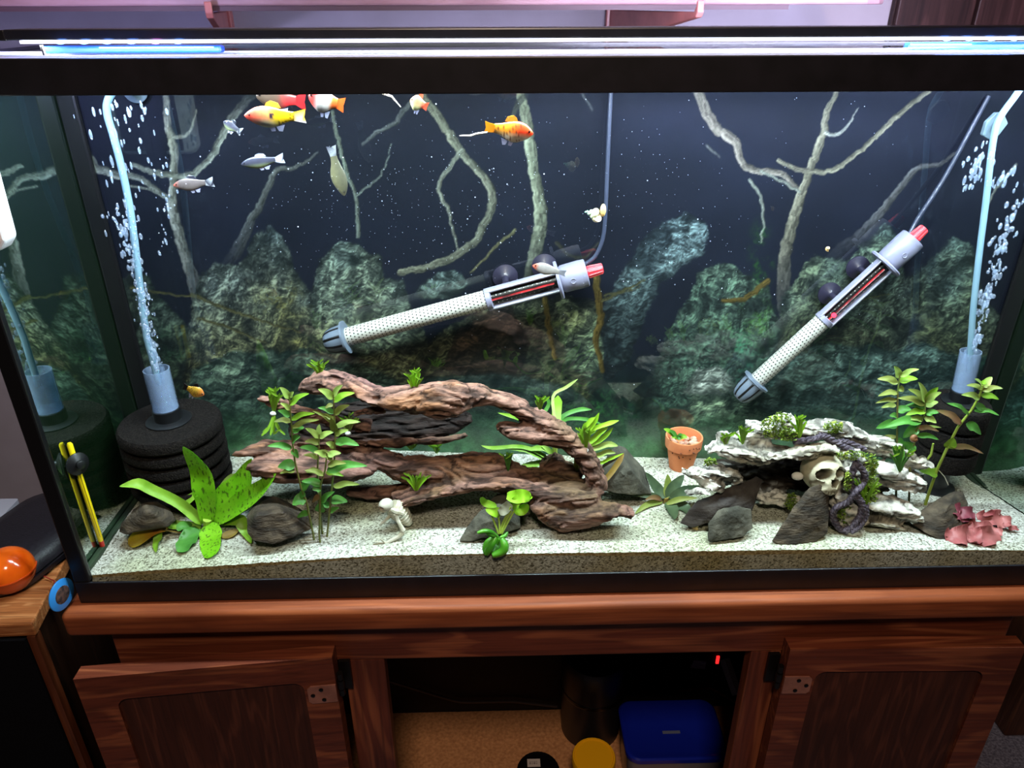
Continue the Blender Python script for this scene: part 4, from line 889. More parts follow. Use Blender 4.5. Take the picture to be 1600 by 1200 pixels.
# ------------------------------------------------------------------ leaves and plants
def leafm(name, c1, c2, spots=None, scale=60): return princ(name, c1, c2, scale, rough=.42, spec=.35, transl=.28, lo=.3, hi=.7, c3=spots)
L_lime = leafm('leaf_lime', (118, 168, 40), (150, 196, 62)); L_green = leafm('leaf_green', (70, 132, 52), (98, 164, 70)); L_pale = leafm('leaf_pale', (140, 172, 84), (176, 196, 104))
L_olive = leafm('leaf_olive', (120, 140, 62), (150, 158, 84)); L_rust = leafm('leaf_rust', (140, 96, 70), (112, 104, 62)); L_dark = leafm('leaf_dark', (66, 86, 62), (92, 112, 80)); L_bright = leafm('leaf_bright', (146, 206, 40), (176, 224, 70))
L_yb = leafm('leaf_yellow_brown', (158, 92, 24), (186, 178, 40), scale=25); L_brown = leafm('leaf_brown', (120, 90, 44), (150, 130, 60)); L_grass = leafm('leaf_grass', (130, 190, 50), (186, 224, 110))
L_red = leafm('leaf_red', (150, 72, 76), (196, 122, 120), scale=45); L_plum = leafm('leaf_plum', (112, 50, 66), (160, 84, 96), scale=45)
stem_m = princ('stem_green', (92, 116, 50), (120, 108, 56), 60, rough=.5, transl=.1); stem_y = princ('stem_yellow', (170, 196, 80), rough=.45, transl=.15)
def spotted():
    m = princ('leaf_sword', (112, 190, 22), (146, 214, 44), 30, rough=.4, spec=.35, transl=.28); nt = m.node_tree; N = nt.nodes; Lk = nt.links.new
    tc = N.new('ShaderNodeTexCoord'); mp = N.new('ShaderNodeMapping'); mp.inputs['Scale'].default_value = (1, 1, .35); Lk(tc.outputs['Object'], mp.inputs['Vector'])
    n = N.new('ShaderNodeTexNoise'); n.inputs['Scale'].default_value = 330; n.inputs['Detail'].default_value = 2; Lk(mp.outputs['Vector'], n.inputs['Vector'])
    cr = N.new('ShaderNodeValToRGB'); cr.color_ramp.elements[0].position = .56; cr.color_ramp.elements[1].position = .66; cr.color_ramp.elements[1].color = (.8, .8, .8, 1); Lk(n.outputs['Fac'], cr.inputs['Fac'])
    for node in [k for k in N if k.type in ('BSDF_PRINCIPLED', 'BSDF_TRANSLUCENT')]:
        s = node.inputs['Base Color' if node.type == 'BSDF_PRINCIPLED' else 'Color']; src = s.links[0].from_socket
        mx = N.new('ShaderNodeMix'); mx.data_type = 'RGBA'; mx.inputs['B'].default_value = L4((58, 74, 26)); Lk(cr.outputs['Color'], mx.inputs['Factor']); Lk(src, mx.inputs['A']); Lk(mx.outputs['Result'], s)
    return m
L_sword = spotted()
RND = random.Random(7)
def leaf(mb, path, width, facing=None, shape='oval', ruffle=0., fold=.25, n=10, seed=0, thick=.0004):
    "blade along world points; width in metres; facing = rough upper-side direction"
    P = [np.asarray(p, float) for p in path]; m = len(P); Q = []
    for k in range(n+1):
        t = k/n*(m-1); i = min(int(t), m-2); u = t-i; a, b, c, d = P[max(i-1, 0)], P[i], P[i+1], P[min(i+2, m-1)]
        Q.append(.5*((2*b)+(-a+c)*u+(2*a-5*b+4*c-d)*u*u+(-a+3*b-3*c+d)*u**3))
    fc = np.array([.0, -.55, .83]) if facing is None else np.asarray(facing, float)
    vs = []; rs = random.Random(seed)
    ph = rs.random()*6
    for k, q in enumerate(Q):
        t = k/n; tg = Q[min(k+1, n)]-Q[max(k-1, 0)]; tg /= np.linalg.norm(tg)+1e-9
        s = np.cross(tg, fc); s /= np.linalg.norm(s)+1e-9; up = np.cross(s, tg)
        if shape == 'oval': w = math.sin(math.pi*min(1, t*.97+.03))**.75*(1-.15*t)
        elif shape == 'lance': w = (math.sin(math.pi*t**.8)**.8)*(1.0) if t < 1 else .03
        elif shape == 'strap': w = min(1, t*6+.45)*min(1, (1-t)*4+.06)
        elif shape == 'tipwide': w = math.sin(math.pi*min(1, t**1.7*.94+.04))**.7
        else: w = math.sin(math.pi*(.06+.9*t))**.5
        w = max(w, .04)*width/2; r1 = ruffle*math.sin(t*17+ph)*w; r2 = ruffle*math.sin(t*15+ph+2)*w
        e = up*(fold*w)
        vs += [q-s*w+e+up*r1, q-s*w*.5+e*.35+up*r1*.3, q, q+s*w*.5+e*.35+up*r2*.3, q+s*w+e+up*r2]
    fs = []
    for k in range(n):
        for j in range(4): a = k*5+j; fs.append((a, a+1, a+6, a+5))
    o = len(vs); vs2 = []
    for k in range(n+1):
        q = Q[k]
        for j in range(5): vs2.append(np.array(vs[k*5+j])-fc/np.linalg.norm(fc)*thick)
    fs += [tuple(i+o for i in f[::-1]) for f in fs[:n*4]]
    rim = [k*5 for k in range(n+1)]+[n*5+j for j in range(1, 5)]+[k*5+4 for k in range(n-1, -1, -1)]+[3, 2, 1]
    for a, b in zip(rim, rim[1:]+rim[:1]): fs.append((a, a+o, b+o, b))
    return mb.add(vs+vs2, fs)
def leafpart(parent, path, wpx, mat, seed=0, label=None, **k):
    w = wpx*mpp(np.asarray(path[len(path)//2]))
    o = build('leaf', leaf(MB(), path, w, seed=seed, **k), mat, parent, angle=80)
    if label: o['label'] = label
    return o
def stem_plant(label, stem, Y, leaves, group='stem plants', rad=1.6, Ytop=None, smat=stem_m, lean=.0, name='stem_plant'):
    "stem: px polyline from the sand up; leaves: (attach px, tip px, width px, material)"
    n = len(stem); Yt = Y if Ytop is None else Ytop
    S = [pw(x, y, Y+(Yt-Y)*i/(n-1)) for i, (x, y) in enumerate(stem)]
    base = S[0]; gz_ = float(sandz(base[0], base[1]))
    if base[2] > gz_-.002: S.insert(0, np.array([base[0], base[1], gz_-.004]))
    t = thing(name, (S[0][0], S[0][1], gz_), label, 'plant', group)
    m = mpp(S[-1]); rr = [rad*m*(1.25-.5*i/(len(S)-1)) for i in range(len(S))]
    build('stem', MB().tube(S, rr, 7), smat, t)
    ya, yb = stem[0][1], stem[-1][1]
    for k, (a, b, w, mt) in enumerate(leaves):
        u = (a[1]-ya)/(yb-ya+1e-6); Yc = Y+(Yt-Y)*min(1, max(0, u)); L = math.hypot(b[0]-a[0], b[1]-a[1])*m
        rs = random.Random(k*31+int(a[0])); dY = rs.uniform(-.55, .35)*L
        A = pw(a[0], a[1], Yc); B = pw(b[0], b[1], Yc+dY); M_ = (A+B)/2+np.array([0, 0, .10*L]); 
        fc = np.array([rs.uniform(-.35, .35), -.75+rs.uniform(-.3, .3), .75])
        leafpart(t, [A, A*.8+B*.2+np.array([0, 0, .02*L]), M_, B], w, mt, seed=k, facing=fc, fold=.3, shape='oval', ruffle=.08)
    return t
O, G, P_, Lm, R_ = L_olive, L_green, L_pale, L_lime, L_rust
gL = 'leafy stems beside the driftwood'
stem_plant('leafy green stem leaning over the wide brown rock, tallest on that side', [(490, 838), (479, 785), (470, 761), (461, 722), (457, 691), (455, 658), (452, 620)], .045,
    [((452, 622), (437, 605), 12, P_), ((452, 621), (459, 612), 9, P_), ((453, 632), (483, 615), 13, Lm), ((454, 640), (438, 630), 9, P_), ((453, 650), (434, 641), 11, G), ((455, 658), (428, 659), 11, O), ((455, 655), (492, 646), 10, Lm), ((456, 668), (498, 656), 10, O),
     ((457, 674), (475, 668), 14, G), ((457, 690), (469, 682), 14, G), ((456, 700), (418, 697), 12, G), ((457, 702), (466, 716), 12, G), ((461, 727), (434, 730), 20, G), ((461, 735), (437, 740), 9, P_), ((470, 765), (488, 752), 14, G), ((475, 768), (470, 780), 12, G), ((477, 778), (457, 789), 22, G), ((483, 800), (464, 809), 11, G)], gL, Ytop=.055)
stem_plant('short leafy stem with pale crown between the taller ones', [(499, 838), (500, 790), (501, 757), (508, 735), (511, 708)], .04,
    [((511, 712), (490, 706), 11, P_), ((512, 712), (533, 708), 12, P_), ((511, 712), (520, 722), 9, O), ((512, 727), (541, 724), 11, O), ((511, 735), (574, 728), 17, G), ((509, 738), (537, 744), 10, Lm), ((507, 742), (476, 735), 10, O), ((503, 757), (471, 752), 14, G), ((502, 763), (488, 765), 14, G), ((501, 785), (523, 768), 12, G), ((500, 775), (488, 785), 11, R_), ((500, 800), (502, 785), 17, G)], gL, Ytop=.045)
stem_plant('tall leafy stem whose top stands nearest the driftwood knot', [(511, 838), (517, 779), (522, 726), (524, 682), (522, 643), (521, 617)], .05,
    [((521, 622), (497, 608), 14, P_), ((521, 619), (535, 602), 13, P_), ((521, 627), (554, 614), 13, Lm), ((520, 632), (508, 638), 8, O), ((522, 645), (497, 637), 10, G), ((522, 647), (546, 633), 12, O), ((523, 662), (488, 642), 7, O), ((523, 655), (498, 648), 8, P_), ((523, 667), (563, 659), 11, P_), ((524, 675), (517, 653), 13, O), ((524, 680), (545, 672), 10, P_), ((524, 690), (561, 696), 16, G), ((524, 698), (509, 692), 12, P_), ((521, 760), (562, 757), 11, P_), ((517, 782), (543, 784), 17, G), ((515, 790), (500, 788), 11, G), ((515, 800), (530, 793), 9, G)], gL, Ytop=.06)
stem_plant('slim leafy stem half hidden in the middle of the clump', [(504, 838), (498, 780), (496, 735), (498, 700), (499, 678)], .055,
    [((499, 684), (477, 669), 11, P_), ((499, 680), (499, 663), 11, P_), ((499, 684), (522, 675), 11, P_), ((499, 692), (476, 690), 11, O), ((498, 705), (468, 699), 12, G), ((498, 706), (520, 712), 10, O), ((498, 716), (474, 711), 9, P_), ((497, 735), (478, 738), 11, O)], gL, Ytop=.065)
gR = 'leafy stems behind the cave ornament'
stem_plant('leafy stem with the highest crown behind the cave ornament', [(1400, 790), (1401, 720), (1402, 650), (1403, 610), (1406, 586)], .10,
    [((1405, 590), (1397, 572), 13, P_), ((1406, 588), (1436, 577), 10, P_), ((1405, 596), (1434, 592), 13, Lm), ((1403, 598), (1371, 592), 13, O), ((1404, 606), (1412, 612), 12, O), ((1402, 613), (1372, 619), 11, O), ((1401, 625), (1368, 630), 9, O), ((1400, 633), (1377, 637), 9, P_), ((1402, 642), (1424, 640), 15, G), ((1402, 662), (1369, 669), 17, G), ((1400, 682), (1366, 692), 10, O), ((1402, 650), (1390, 650), 11, G), ((1402, 690), (1412, 692), 14, G)], gR, Ytop=.11)
snail_stem = stem_plant('bushy leafy stem carrying a brown snail behind the cave ornament', [(1420, 792), (1422, 730), (1432, 672), (1445, 647), (1446, 625)], .085,
    [((1446, 628), (1435, 597), 14, P_), ((1445, 625), (1419, 608), 12, O), ((1446, 625), (1466, 605), 13, Lm), ((1446, 628), (1471, 613), 12, P_), ((1445, 632), (1403, 622), 13, O), ((1447, 635), (1466, 628), 11, P_), ((1445, 636), (1414, 634), 10, G), ((1446, 642), (1415, 649), 14, Lm), ((1447, 646), (1467, 645), 12, G), ((1445, 652), (1463, 661), 13, P_), ((1440, 657), (1381, 668), 17, G), ((1442, 655), (1420, 655), 11, P_), ((1432, 668), (1467, 674), 9, R_), ((1434, 668), (1411, 684), 19, G), ((1432, 680), (1467, 687), 10, G), ((1432, 672), (1471, 668), 7, P_), ((1425, 692), (1415, 706), 22, G)], gR, Ytop=.095)
t3 = stem_plant('slanting stem with rust-tinged lower leaves before the dark filter', [(1452, 768), (1465, 732), (1480, 700), (1497, 667), (1517, 642), (1530, 620), (1536, 602)], .12,
    [((1536, 605), (1550, 589), 13, P_), ((1535, 604), (1523, 592), 11, P_), ((1535, 608), (1510, 602), 10, O), ((1535, 610), (1567, 607), 10, O), ((1533, 618), (1561, 624), 12, Lm), ((1531, 622), (1502, 617), 12, P_), ((1535, 600), (1540, 594), 8, Lm), ((1524, 633), (1543, 646), 14, G), ((1522, 641), (1561, 649), 10, G), ((1514, 647), (1479, 630), 11, G), ((1502, 662), (1463, 641), 14, R_), ((1510, 662), (1533, 679), 17, G), ((1482, 700), (1490, 684), 19, Lm), ((1484, 697), (1537, 709), 11, R_), ((1464, 740), (1437, 736), 19, Lm)], gR, 2.2, Ytop=.10, smat=stem_y)
build('root', MB().tube([pw(1467, 735, .118), pw(1476, 745, .112), pw(1482, 758, .11)], .0006, 5), princ('white_root', (210, 206, 190), rough=.6), t3)
build('side_shoot', MB().tube([pw(1446, 722, .11), pw(1455, 710, .11), pw(1458, 693, .11)], [.0012, .0016, .0012], 6), stem_y, t3)

# amazon sword
sp = ps(322, 826); t = thing('sword_plant', sp, 'bright lime sword plant with speckled spreading leaves before the sponge filter', 'plant')
def over_sand(x, y, Y, h=.003):
    q = pw(x, y, Y)
    return q if q[2] > float(sandz(q[0], q[1]))+h else ps(x, y, h)
def sp_leaf(pts, w, mat, **k): return leafpart(t, [over_sand(x, y, Y) for x, y, Y in pts], w, mat, **k)
Y0 = float(sp[1])
build('crown', MB().tube([sp-np.array([0, 0, .004]), pw(324, 812, Y0)], [.004, .0055], 8), stem_y, t)
UPF = (0, -.8, .6)
sp_leaf([(323, 822, Y0), (322, 775, Y0+.005), (310, 728, Y0+.01), (286, 698, Y0-.005)], 36, L_sword, facing=(0, -1, .3), shape='lance', ruffle=.12, seed=1, n=16)
sp_leaf([(330, 822, Y0), (352, 785, Y0+.005), (378, 755, Y0+.01), (393, 717, Y0+.012)], 46, L_sword, facing=(-.3, -1, .3), shape='lance', ruffle=.08, seed=2, n=16)
sp_leaf([(335, 818, Y0-.003), (370, 790, Y0-.005), (405, 765, Y0-.008), (431, 740, Y0-.012)], 32, L_sword, facing=(-.2, -.8, .6), shape='lance', ruffle=.06, seed=3, n=14)
sp_leaf([(316, 818, Y0), (282, 788, Y0+.004), (238, 766, Y0), (215, 756, Y0-.004), (187, 760, Y0-.01)], 17, L_lime, facing=(.2, -.6, .8), ruffle=.05, shape='strap', seed=4, n=16)
sp_leaf([(314, 824, Y0), (270, 820, Y0-.002), (225, 816, Y0-.006), (196, 834, Y0-.014)], 15, L_lime, facing=(0, -.5, .85), shape='strap', seed=5, n=14)
sp_leaf([(262, 827, Y0-.01), (240, 829, Y0-.015), (218, 840, Y0-.02), (201, 852, Y0-.024)], 24, L_yb, facing=(0, -.7, .7), shape='tipwide', seed=6, label='yellowing leaf with a brown middle')
build('leaf_stalk', MB().tube([pw(312, 828, Y0), pw(285, 833, Y0-.012), pw(250, 827, Y0-.012)], .0009, 6), L_brown, t)
sp_leaf([(250, 828, Y0-.01), (246, 845, Y0-.018), (244, 863, Y0-.026)], 15, L_lime, facing=(0, -.9, .4), ruffle=.15, seed=7)
sp_leaf([(310, 826, Y0-.002), (298, 838, Y0-.012), (290, 852, Y0-.02), (285, 863, Y0-.024)], 30, L_green, facing=(0, -.8, .6), ruffle=.2, seed=8, shape='wide')
sp_leaf([(300, 820, Y0), (284, 822, Y0-.008), (278, 830, Y0-.014)], 15, L_green, facing=(0, -.8, .6), ruffle=.1, seed=12)
sp_leaf([(325, 820, Y0-.004), (330, 840, Y0-.02), (331, 870, Y0-.032)], 37, L_sword, facing=(0, -.75, .65), shape='wide', ruffle=.08, fold=.1, seed=9, n=14)
sp_leaf([(345, 818, Y0), (372, 812, Y0-.006), (384, 828, Y0-.014), (393, 849, Y0-.024)], 22, L_lime, facing=(0, -.7, .7), shape='oval', ruffle=.1, seed=10)
sp_leaf([(345, 790, Y0+.02), (358, 765, Y0+.03), (372, 742, Y0+.035)], 30, L_pale, facing=(0, -.9, .5), shape='wide', seed=11)
sp_leaf([(345, 838, Y0-.01), (360, 835, Y0-.012), (373, 828, Y0-.012)], 15, L_brown, facing=(0, -.4, .9), seed=13, label='brown dead leaf lying on the sand')
sp_leaf([(300, 806, Y0+.01), (291, 786, Y0+.02), (312, 768, Y0+.03)], 13, L_lime, facing=(0, -.8, .6), shape='strap', seed=14)

# banana plant
bp = ps(770, 866); Yb = float(bp[1]); t = thing('banana_plant', bp, 'banana plant with a hand of green tubers and round lime leaves', 'plant')
ban = princ('banana_green', (42, 104, 20), (78, 146, 34), 40, rough=.3, spec=.5)
for k, (pts, r) in enumerate((([(772, 838, 0), (761, 847, -.004), (757, 857, -.006), (760, 867, -.004)], 5), ([(775, 839, -.004), (769, 850, -.008), (762, 860, -.010), (760, 867, -.006)], 6.2), ([(783, 842, -.003), (790, 852, -.008), (786, 863, -.010), (769, 868, -.006)], 7.5), ([(777, 838, -.002), (768, 831, -.006), (756, 829, -.01), (746, 833, -.012)], 4), ([(778, 839, 0), (768, 836, -.007), (759, 833, -.009)], 3.5), ([(781, 840, 0), (789, 838, .004), (793, 831, .008)], 3.5), ([(780, 841, .004), (776, 852, .006), (770, 864, .004)], 6))):
    P = [over_sand(x, y, Yb+.006+d, .0045) for x, y, d in pts]; n_ = 9; Q = [];
    for i in range(n_):
        u = i/(n_-1)*(len(P)-1); j = min(int(u), len(P)-2); Q.append(P[j]*(1-(u-j))+P[j+1]*(u-j))
    for _ in range(2): Q[1:-1] = [(Q[i-1]+2*Q[i]+Q[i+1])/4 for i in range(1, n_-1)]
    s_ = mpp(P[0]); build('tuber', MB().tube(Q, [max(.25, math.sin(math.pi*(.12+.76*i/(n_-1)))**.6)*r*s_ for i in range(n_)], 10), ban, t)
for a, b, c in (((779, 834), (772, 815), (766, 800)), ((781, 833), (780, 815), (778, 804)), ((783, 833), (790, 815), (799, 798)), ((784, 834), (794, 815), (804, 797)), ((781, 834), (785, 818), (798, 792))):
    build('leaf_stalk', MB().tube([pw(a[0], a[1], Yb+.012), pw(b[0], b[1], Yb+.016), pw(c[0], c[1], Yb+.02)], .0012, 6), stem_y, t)
Yl = Yb+.02
for pts, w, mt, fc, sd_ in (([(792, 775), (806, 776), (818, 775), (829, 778)], 22, L_bright, (0, -.8, .6), 1), ([(800, 794), (806, 784), (818, 774)], 16, L_bright, (-.3, -.8, .6), 2), ([(760, 793), (775, 800), (783, 803)], 16, L_bright, (0, -.8, .5), 3), ([(779, 801), (789, 795), (799, 783)], 17, princ('leaf_grey', (128, 132, 110), (160, 160, 140), 90, rough=.6), (.3, -.8, .5), 4), ([(752, 777), (757, 785), (766, 788), (776, 791)], 12, L_lime, (0, -.9, .5), 5), ([(803, 797), (815, 797), (825, 788)], 17, L_bright, (0, -.8, .6), 6), ([(824, 780), (829, 778), (831, 779)], 6, L_bright, (0, -.8, .6), 7)):
    leafpart(t, [pw(x, y, Yl+.004*math.sin(i*2.+sd_)) for i, (x, y) in enumerate(pts)], w, mt, seed=sd_, facing=fc, shape='wide', ruffle=.1, fold=.2)

# crypt with grey-green lance leaves
cp_ = ps(1041, 786); Yc = float(cp_[1]); t = thing('crypt_plant', cp_, 'low rosette of dull grey-green pointed leaves between pot and slates', 'plant')
build('crown', MB().tube([cp_-np.array([0, 0, .004]), pw(1041, 778, Yc)], [.004, .003], 8), L_brown, t)
for k, (pts, w, mt) in enumerate((([(1040, 778, 0), (1026, 762, .008), (1009, 738, .012)], 17, L_dark), ([(1042, 778, 0), (1044, 762, .008), (1043, 741, .014)], 15, L_olive), ([(1044, 780, 0), (1052, 762, .004), (1069, 742, .01)], 19, L_dark), ([(1045, 783, 0), (1070, 768, -.004), (1116, 763, -.006)], 18, L_dark), ([(1036, 780, 0), (1005, 772, -.006), (950, 769, -.01)], 11, L_dark), ([(1036, 784, 0), (1012, 788, -.012), (992, 803, -.022)], 10, L_olive), ([(1044, 784, 0), (1050, 796, -.012), (1054, 812, -.022)], 20, L_dark), ([(1048, 784, 0), (1068, 792, -.012), (1078, 806, -.02)], 19, L_dark), ([(1036, 782, 0), (1022, 777, -.006), (1008, 781, -.012)], 8, L_rust), ([(1040, 788, 0), (1062, 780, -.01), (1090, 778, -.012)], 9, L_olive))):
    leafpart(t, [over_sand(x, y, Yc+d) for x, y, d in pts], w, mt, seed=k, facing=(0, -.75, .65), shape='lance', ruffle=.05)

# red lily
rp = ps(1515, 828); Yr = float(rp[1]); t = thing('red_lily', rp, 'pinkish red lily leaves lying crumpled on the sand', 'plant')
build('crown', MB().tube([rp-np.array([0, 0, .003]), rp+np.array([0, 0, .006])], [.004, .003], 8), L_plum, t)
for k, (pts, w, mt, sh_) in enumerate((([(1512, 812, 0), (1495, 800, .01), (1477, 785, .02)], 14, L_red, 'lance'), ([(1480, 795, .01), (1500, 800, .004), (1524, 806, 0)], 22, L_plum, 'wide'), ([(1515, 812, 0), (1500, 808, 0), (1488, 806, .004)], 15, L_plum, 'wide'), ([(1526, 808, .01), (1550, 812, .006), (1580, 817, .0)], 25, L_red, 'wide'), ([(1566, 818, .0), (1580, 824, -.004), (1593, 828, -.006)], 10, L_red, 'lance'), ([(1476, 836, -.008), (1515, 840, -.016), (1563, 838, -.016)], 34, L_red, 'wide'), ([(1500, 822, 0), (1512, 832, -.01), (1530, 850, -.02)], 26, L_red, 'wide'), ([(1505, 818, 0), (1530, 826, -.006), (1566, 834, -.01)], 24, L_red, 'wide'), ([(1504, 818, .002), (1490, 826, -.004), (1478, 838, -.008)], 14, L_red, 'oval'), ([(1536, 806, .006), (1556, 800, .012), (1566, 806, .014)], 10, L_red, 'oval'))):
    P = []
    for x, y, d in pts:
        q = pw(x, y, Yr+d); z_ = float(sandz(q[0], q[1]))+.006
        if q[2] < z_: q = ps(x, y, .006)
        P.append(q)
    leafpart(t, P, w, mt, seed=k+3, facing=(0, -.6, .8), shape=sh_, ruffle=.7, fold=.35, n=18)

# grass clumps (vallisneria) behind the driftwood
def grass(label, base, blades, mat, Yb_, group='ribbon-leaved plants behind the driftwood'):
    B = pw(base[0], base[1], Yb_); gz_ = float(sandz(B[0], B[1])); t = thing('ribbon_grass', (B[0], B[1], min(B[2], gz_)), label, 'plant', group)
    build('crown', MB().tube([np.array([B[0], B[1], min(gz_, B[2])-.003]), B], [.003, .004], 7), stem_y, t)
    for k, (pts, w, m_) in enumerate(blades):
        P = [pw(base[0]+RND.uniform(-2, 2), base[1], Yb_)]+[pw(x, y, Yb_+(d if len(q) > 2 else 0)) for q in pts for x, y, d in [tuple(q)+(0,)*(3-len(q))]]
        o = build('blade', leaf(MB(), P, w*mpp(P[0]), facing=(0, -.8, .6), shape='strap', fold=.2, n=12, seed=k), m_ or mat, t, angle=80)
grass('pale ribbon-leaved clump seen through the lower gap of the driftwood', (882, 744), [([(860, 722), (820, 702), (790, 701)], 9, None), ([(850, 712), (815, 698), (770, 700), (752, 696)], 6, None), ([(862, 722), (835, 725), (812, 728)], 9, None), ([(868, 716), (848, 700), (810, 706)], 8, None), ([(866, 735), (845, 738), (828, 724)], 10, None), ([(872, 722), (856, 702), (846, 697)], 7, None), ([(860, 742), (848, 742), (838, 737)], 8, L_pale)], L_grass, .15)
grass('bright ribbon-leaved clump fanning from the driftwood arm', (902, 700), [([(915, 678), (928, 660), (936, 645)], 8, None), ([(925, 672), (950, 662), (967, 657)], 7, None), ([(912, 672), (922, 658), (930, 652)], 7, None), ([(925, 688), (938, 675), (950, 668)], 9, L_lime), ([(930, 692), (945, 682), (958, 668)], 7, L_lime), ([(905, 685), (912, 670), (914, 660)], 6, None), ([(930, 700), (950, 694), (966, 697)], 9, L_pale), ([(930, 712), (948, 706), (962, 708)], 8, L_pale), ([(935, 722), (950, 718), (975, 708)], 5, None)], L_bright, .125)
grass('ribbon-leaved clump standing dim behind the driftwood arm', (868, 668), [([(870, 640, .02), (872, 618, .03)], 15, L_lime), ([(864, 620, .03), (885, 605, .04), (903, 592, .045)], 5, L_pale), ([(850, 650, .02), (858, 630, .03), (850, 618, .03)], 6, L_green), ([(880, 650, .03), (905, 640, .04), (925, 640, .045)], 7, L_green), ([(885, 655, .03), (915, 655, .04), (940, 662, .045)], 6, L_green), ([(830, 662, .01), (805, 652, .0), (778, 645, 0)], 6, L_lime)], L_green, .15)
tag(build('fallen_leaf', leaf(MB(), [pw(937, 757, .09), pw(952, 742, .10), pw(965, 724, .108), pw(975, 708, .115)], 9*mpp(pw(950, 740, .1)), facing=(0, -.9, .4), shape='strap', seed=3), L_brown, angle=80), 'thin yellow-brown leaf leaning against the triangular slate', 'leaf')

# small ferny tufts tied to wood and stone
def tuft(label, x, y, w, h, Yt, mat, n=7, seed=0, group='small tufts tied to the driftwood', droop=False, bw=4.5, name='fern_tuft', tie=False):
    n = int(n*1.7); bw *= .66
    rs = random.Random(seed); B = pw(x, y, Yt); m = mpp(B); t = thing(name, B, label, 'plant', group)
    if tie: build('tie', MB().ball(B+np.array([0, -.004, .001]), (.004, .003, .003), 8, 6), princ('white_tie', (222, 226, 226), rough=.5), t)
    for k in range(n):
        u = (k+.5)/n*2-1+rs.uniform(-.15, .15); hh = h*(1-.45*abs(u)*rs.random())*rs.uniform(.75, 1.05)*(-1 if droop else 1)
        dy = rs.uniform(-.010, .008); tip = pw(x+u*w/2, y-hh, Yt+dy); md = pw(x+u*w*.22, y-hh*.55, Yt+dy*.5)
        build('frond', leaf(MB(), [B, md, tip], bw*m*rs.uniform(.8, 1.25), facing=(rs.uniform(-.4, .4), -.9, .4), shape='strap', ruffle=.25, fold=.3, n=7, seed=k), mat if rs.random() > .25 else L_lime, t, angle=80)
        if rs.random() > .35:
            s_ = rs.choice((-1, 1)); q = md*.4+tip*.6
            build('frond', leaf(MB(), [q, q+np.array([s_*.004, -.002, .004 if not droop else -.003]), q+np.array([s_*.007, -.003, .007 if not droop else -.006])], bw*.8*m, facing=(0, -.9, .4), shape='strap', n=4, seed=k+9), L_lime, t, angle=80)
tuft('tiny tuft growing behind the driftwood knot', 499, 588, 24, 26, .12, L_lime, 6, 1)
tuft('tuft of branching green fronds on top of the driftwood arch', 647, 612, 28, 38, .095, L_bright, 8, 2)
tuft('rounded tuft where the driftwood arch bends down', 844, 640, 16, 22, .10, L_lime, 7, 3, bw=6)
tuft('small dark tuft on the lower trunk by the ribbon leaves', 794, 736, 16, 34, .085, L_green, 7, 4)
tuft('spiky tuft on the lower driftwood rim above the skeleton', 650, 767, 40, 30, .075, L_bright, 7, 5, bw=5.5)
tuft('upright tuft tied to the end of the middle branch', 428, 645, 22, 44, .115, L_lime, 7, 6, bw=6, tie=True)
tuft('limp tuft hanging below the middle branch end', 428, 648, 30, 34, .110, L_lime, 5, 7, droop=True, bw=6)
tuft('pale tuft with white ties inside the driftwood hollow', 545, 676, 30, 32, .105, L_olive, 6, 8, tie=True)
tuft('bushy tuft on the bend of the driftwood arm with a white tie', 914, 702, 26, 40, .085, L_lime, 8, 9, tie=True, bw=6)
tuft('faint green sprout on the sand behind the driftwood', 642, 702, 24, 12, .19, L_lime, 6, 10, 'sprouts on the sand behind the driftwood', name='sprout')
tuft('second faint sprout on the sand, nearer the lower trunk', 682, 708, 16, 14, .18, L_lime, 5, 11, 'sprouts on the sand behind the driftwood', name='sprout')
# ------------------------------------------------------------------ pale cave ornament with skull, vines and moss
orn_loc = pw(1255, 830, .09)
orn = thing('cave_ornament', (orn_loc[0], orn_loc[1], float(sandz(orn_loc[0], .09))), 'weathered white stone cave ornament with skull, purple vines and moss', 'aquarium ornament')
om = MB()
def ol(rows, d): limb(om, rows, d, 10)
ol([(1101, 704, 6, .085), (1118, 703, 12, .085), (1150, 706, 15, .085), (1190, 709, 15, .08), (1230, 708, 12, .08), (1265, 704, 10, .075), (1305, 702, 11, .075)], .030)
ol([(1103, 728, 6, .08), (1120, 737, 12, .08), (1150, 743, 10, .085)], .02); ol([(1064, 735, 5, .075), (1085, 738, 11, .075), (1108, 748, 12, .075), (1124, 757, 7, .08)], .018)
ol([(1068, 768, 5, .055), (1090, 770, 7, .055), (1108, 772, 5, .06)], .012)
ol([(1120, 684, 6, .105), (1160, 682, 11, .105), (1200, 672, 17, .11), (1225, 662, 17, .11), (1260, 671, 15, .11), (1292, 668, 12, .11), (1320, 676, 13, .11), (1355, 694, 12, .11), (1385, 704, 12, .105), (1398, 708, 8, .10)], .030)
ol([(1166, 661, 5, .11), (1188, 662, 5.5, .11)], .014); ol([(1178, 672, 5, .09), (1205, 674, 5, .09)], .014)
ol([(1360, 693, 10, .10), (1388, 695, 11, .10), (1420, 717, 12, .10), (1448, 729, 9, .10)], .022)
ol([(1360, 735, 16, .085), (1390, 742, 19, .085), (1420, 752, 16, .085), (1443, 757, 9, .085)], .026)
ol([(1345, 782, 10, .07), (1375, 790, 15, .07), (1410, 800, 16, .065), (1435, 812, 9, .06)], .024); ol([(1350, 812, 10, .06), (1385, 818, 9, .056), (1412, 824, 6, .054)], .018)
ol([(1322, 700, 18, .085), (1322, 725, 22, .08), (1318, 770, 24, .072), (1318, 805, 24, .066), (1322, 835, 22, .06)], .030)
ol([(1180, 776, 9, .11), (1212, 776, 13, .105), (1245, 786, 10, .10), (1290, 795, 10, .09)], .022)
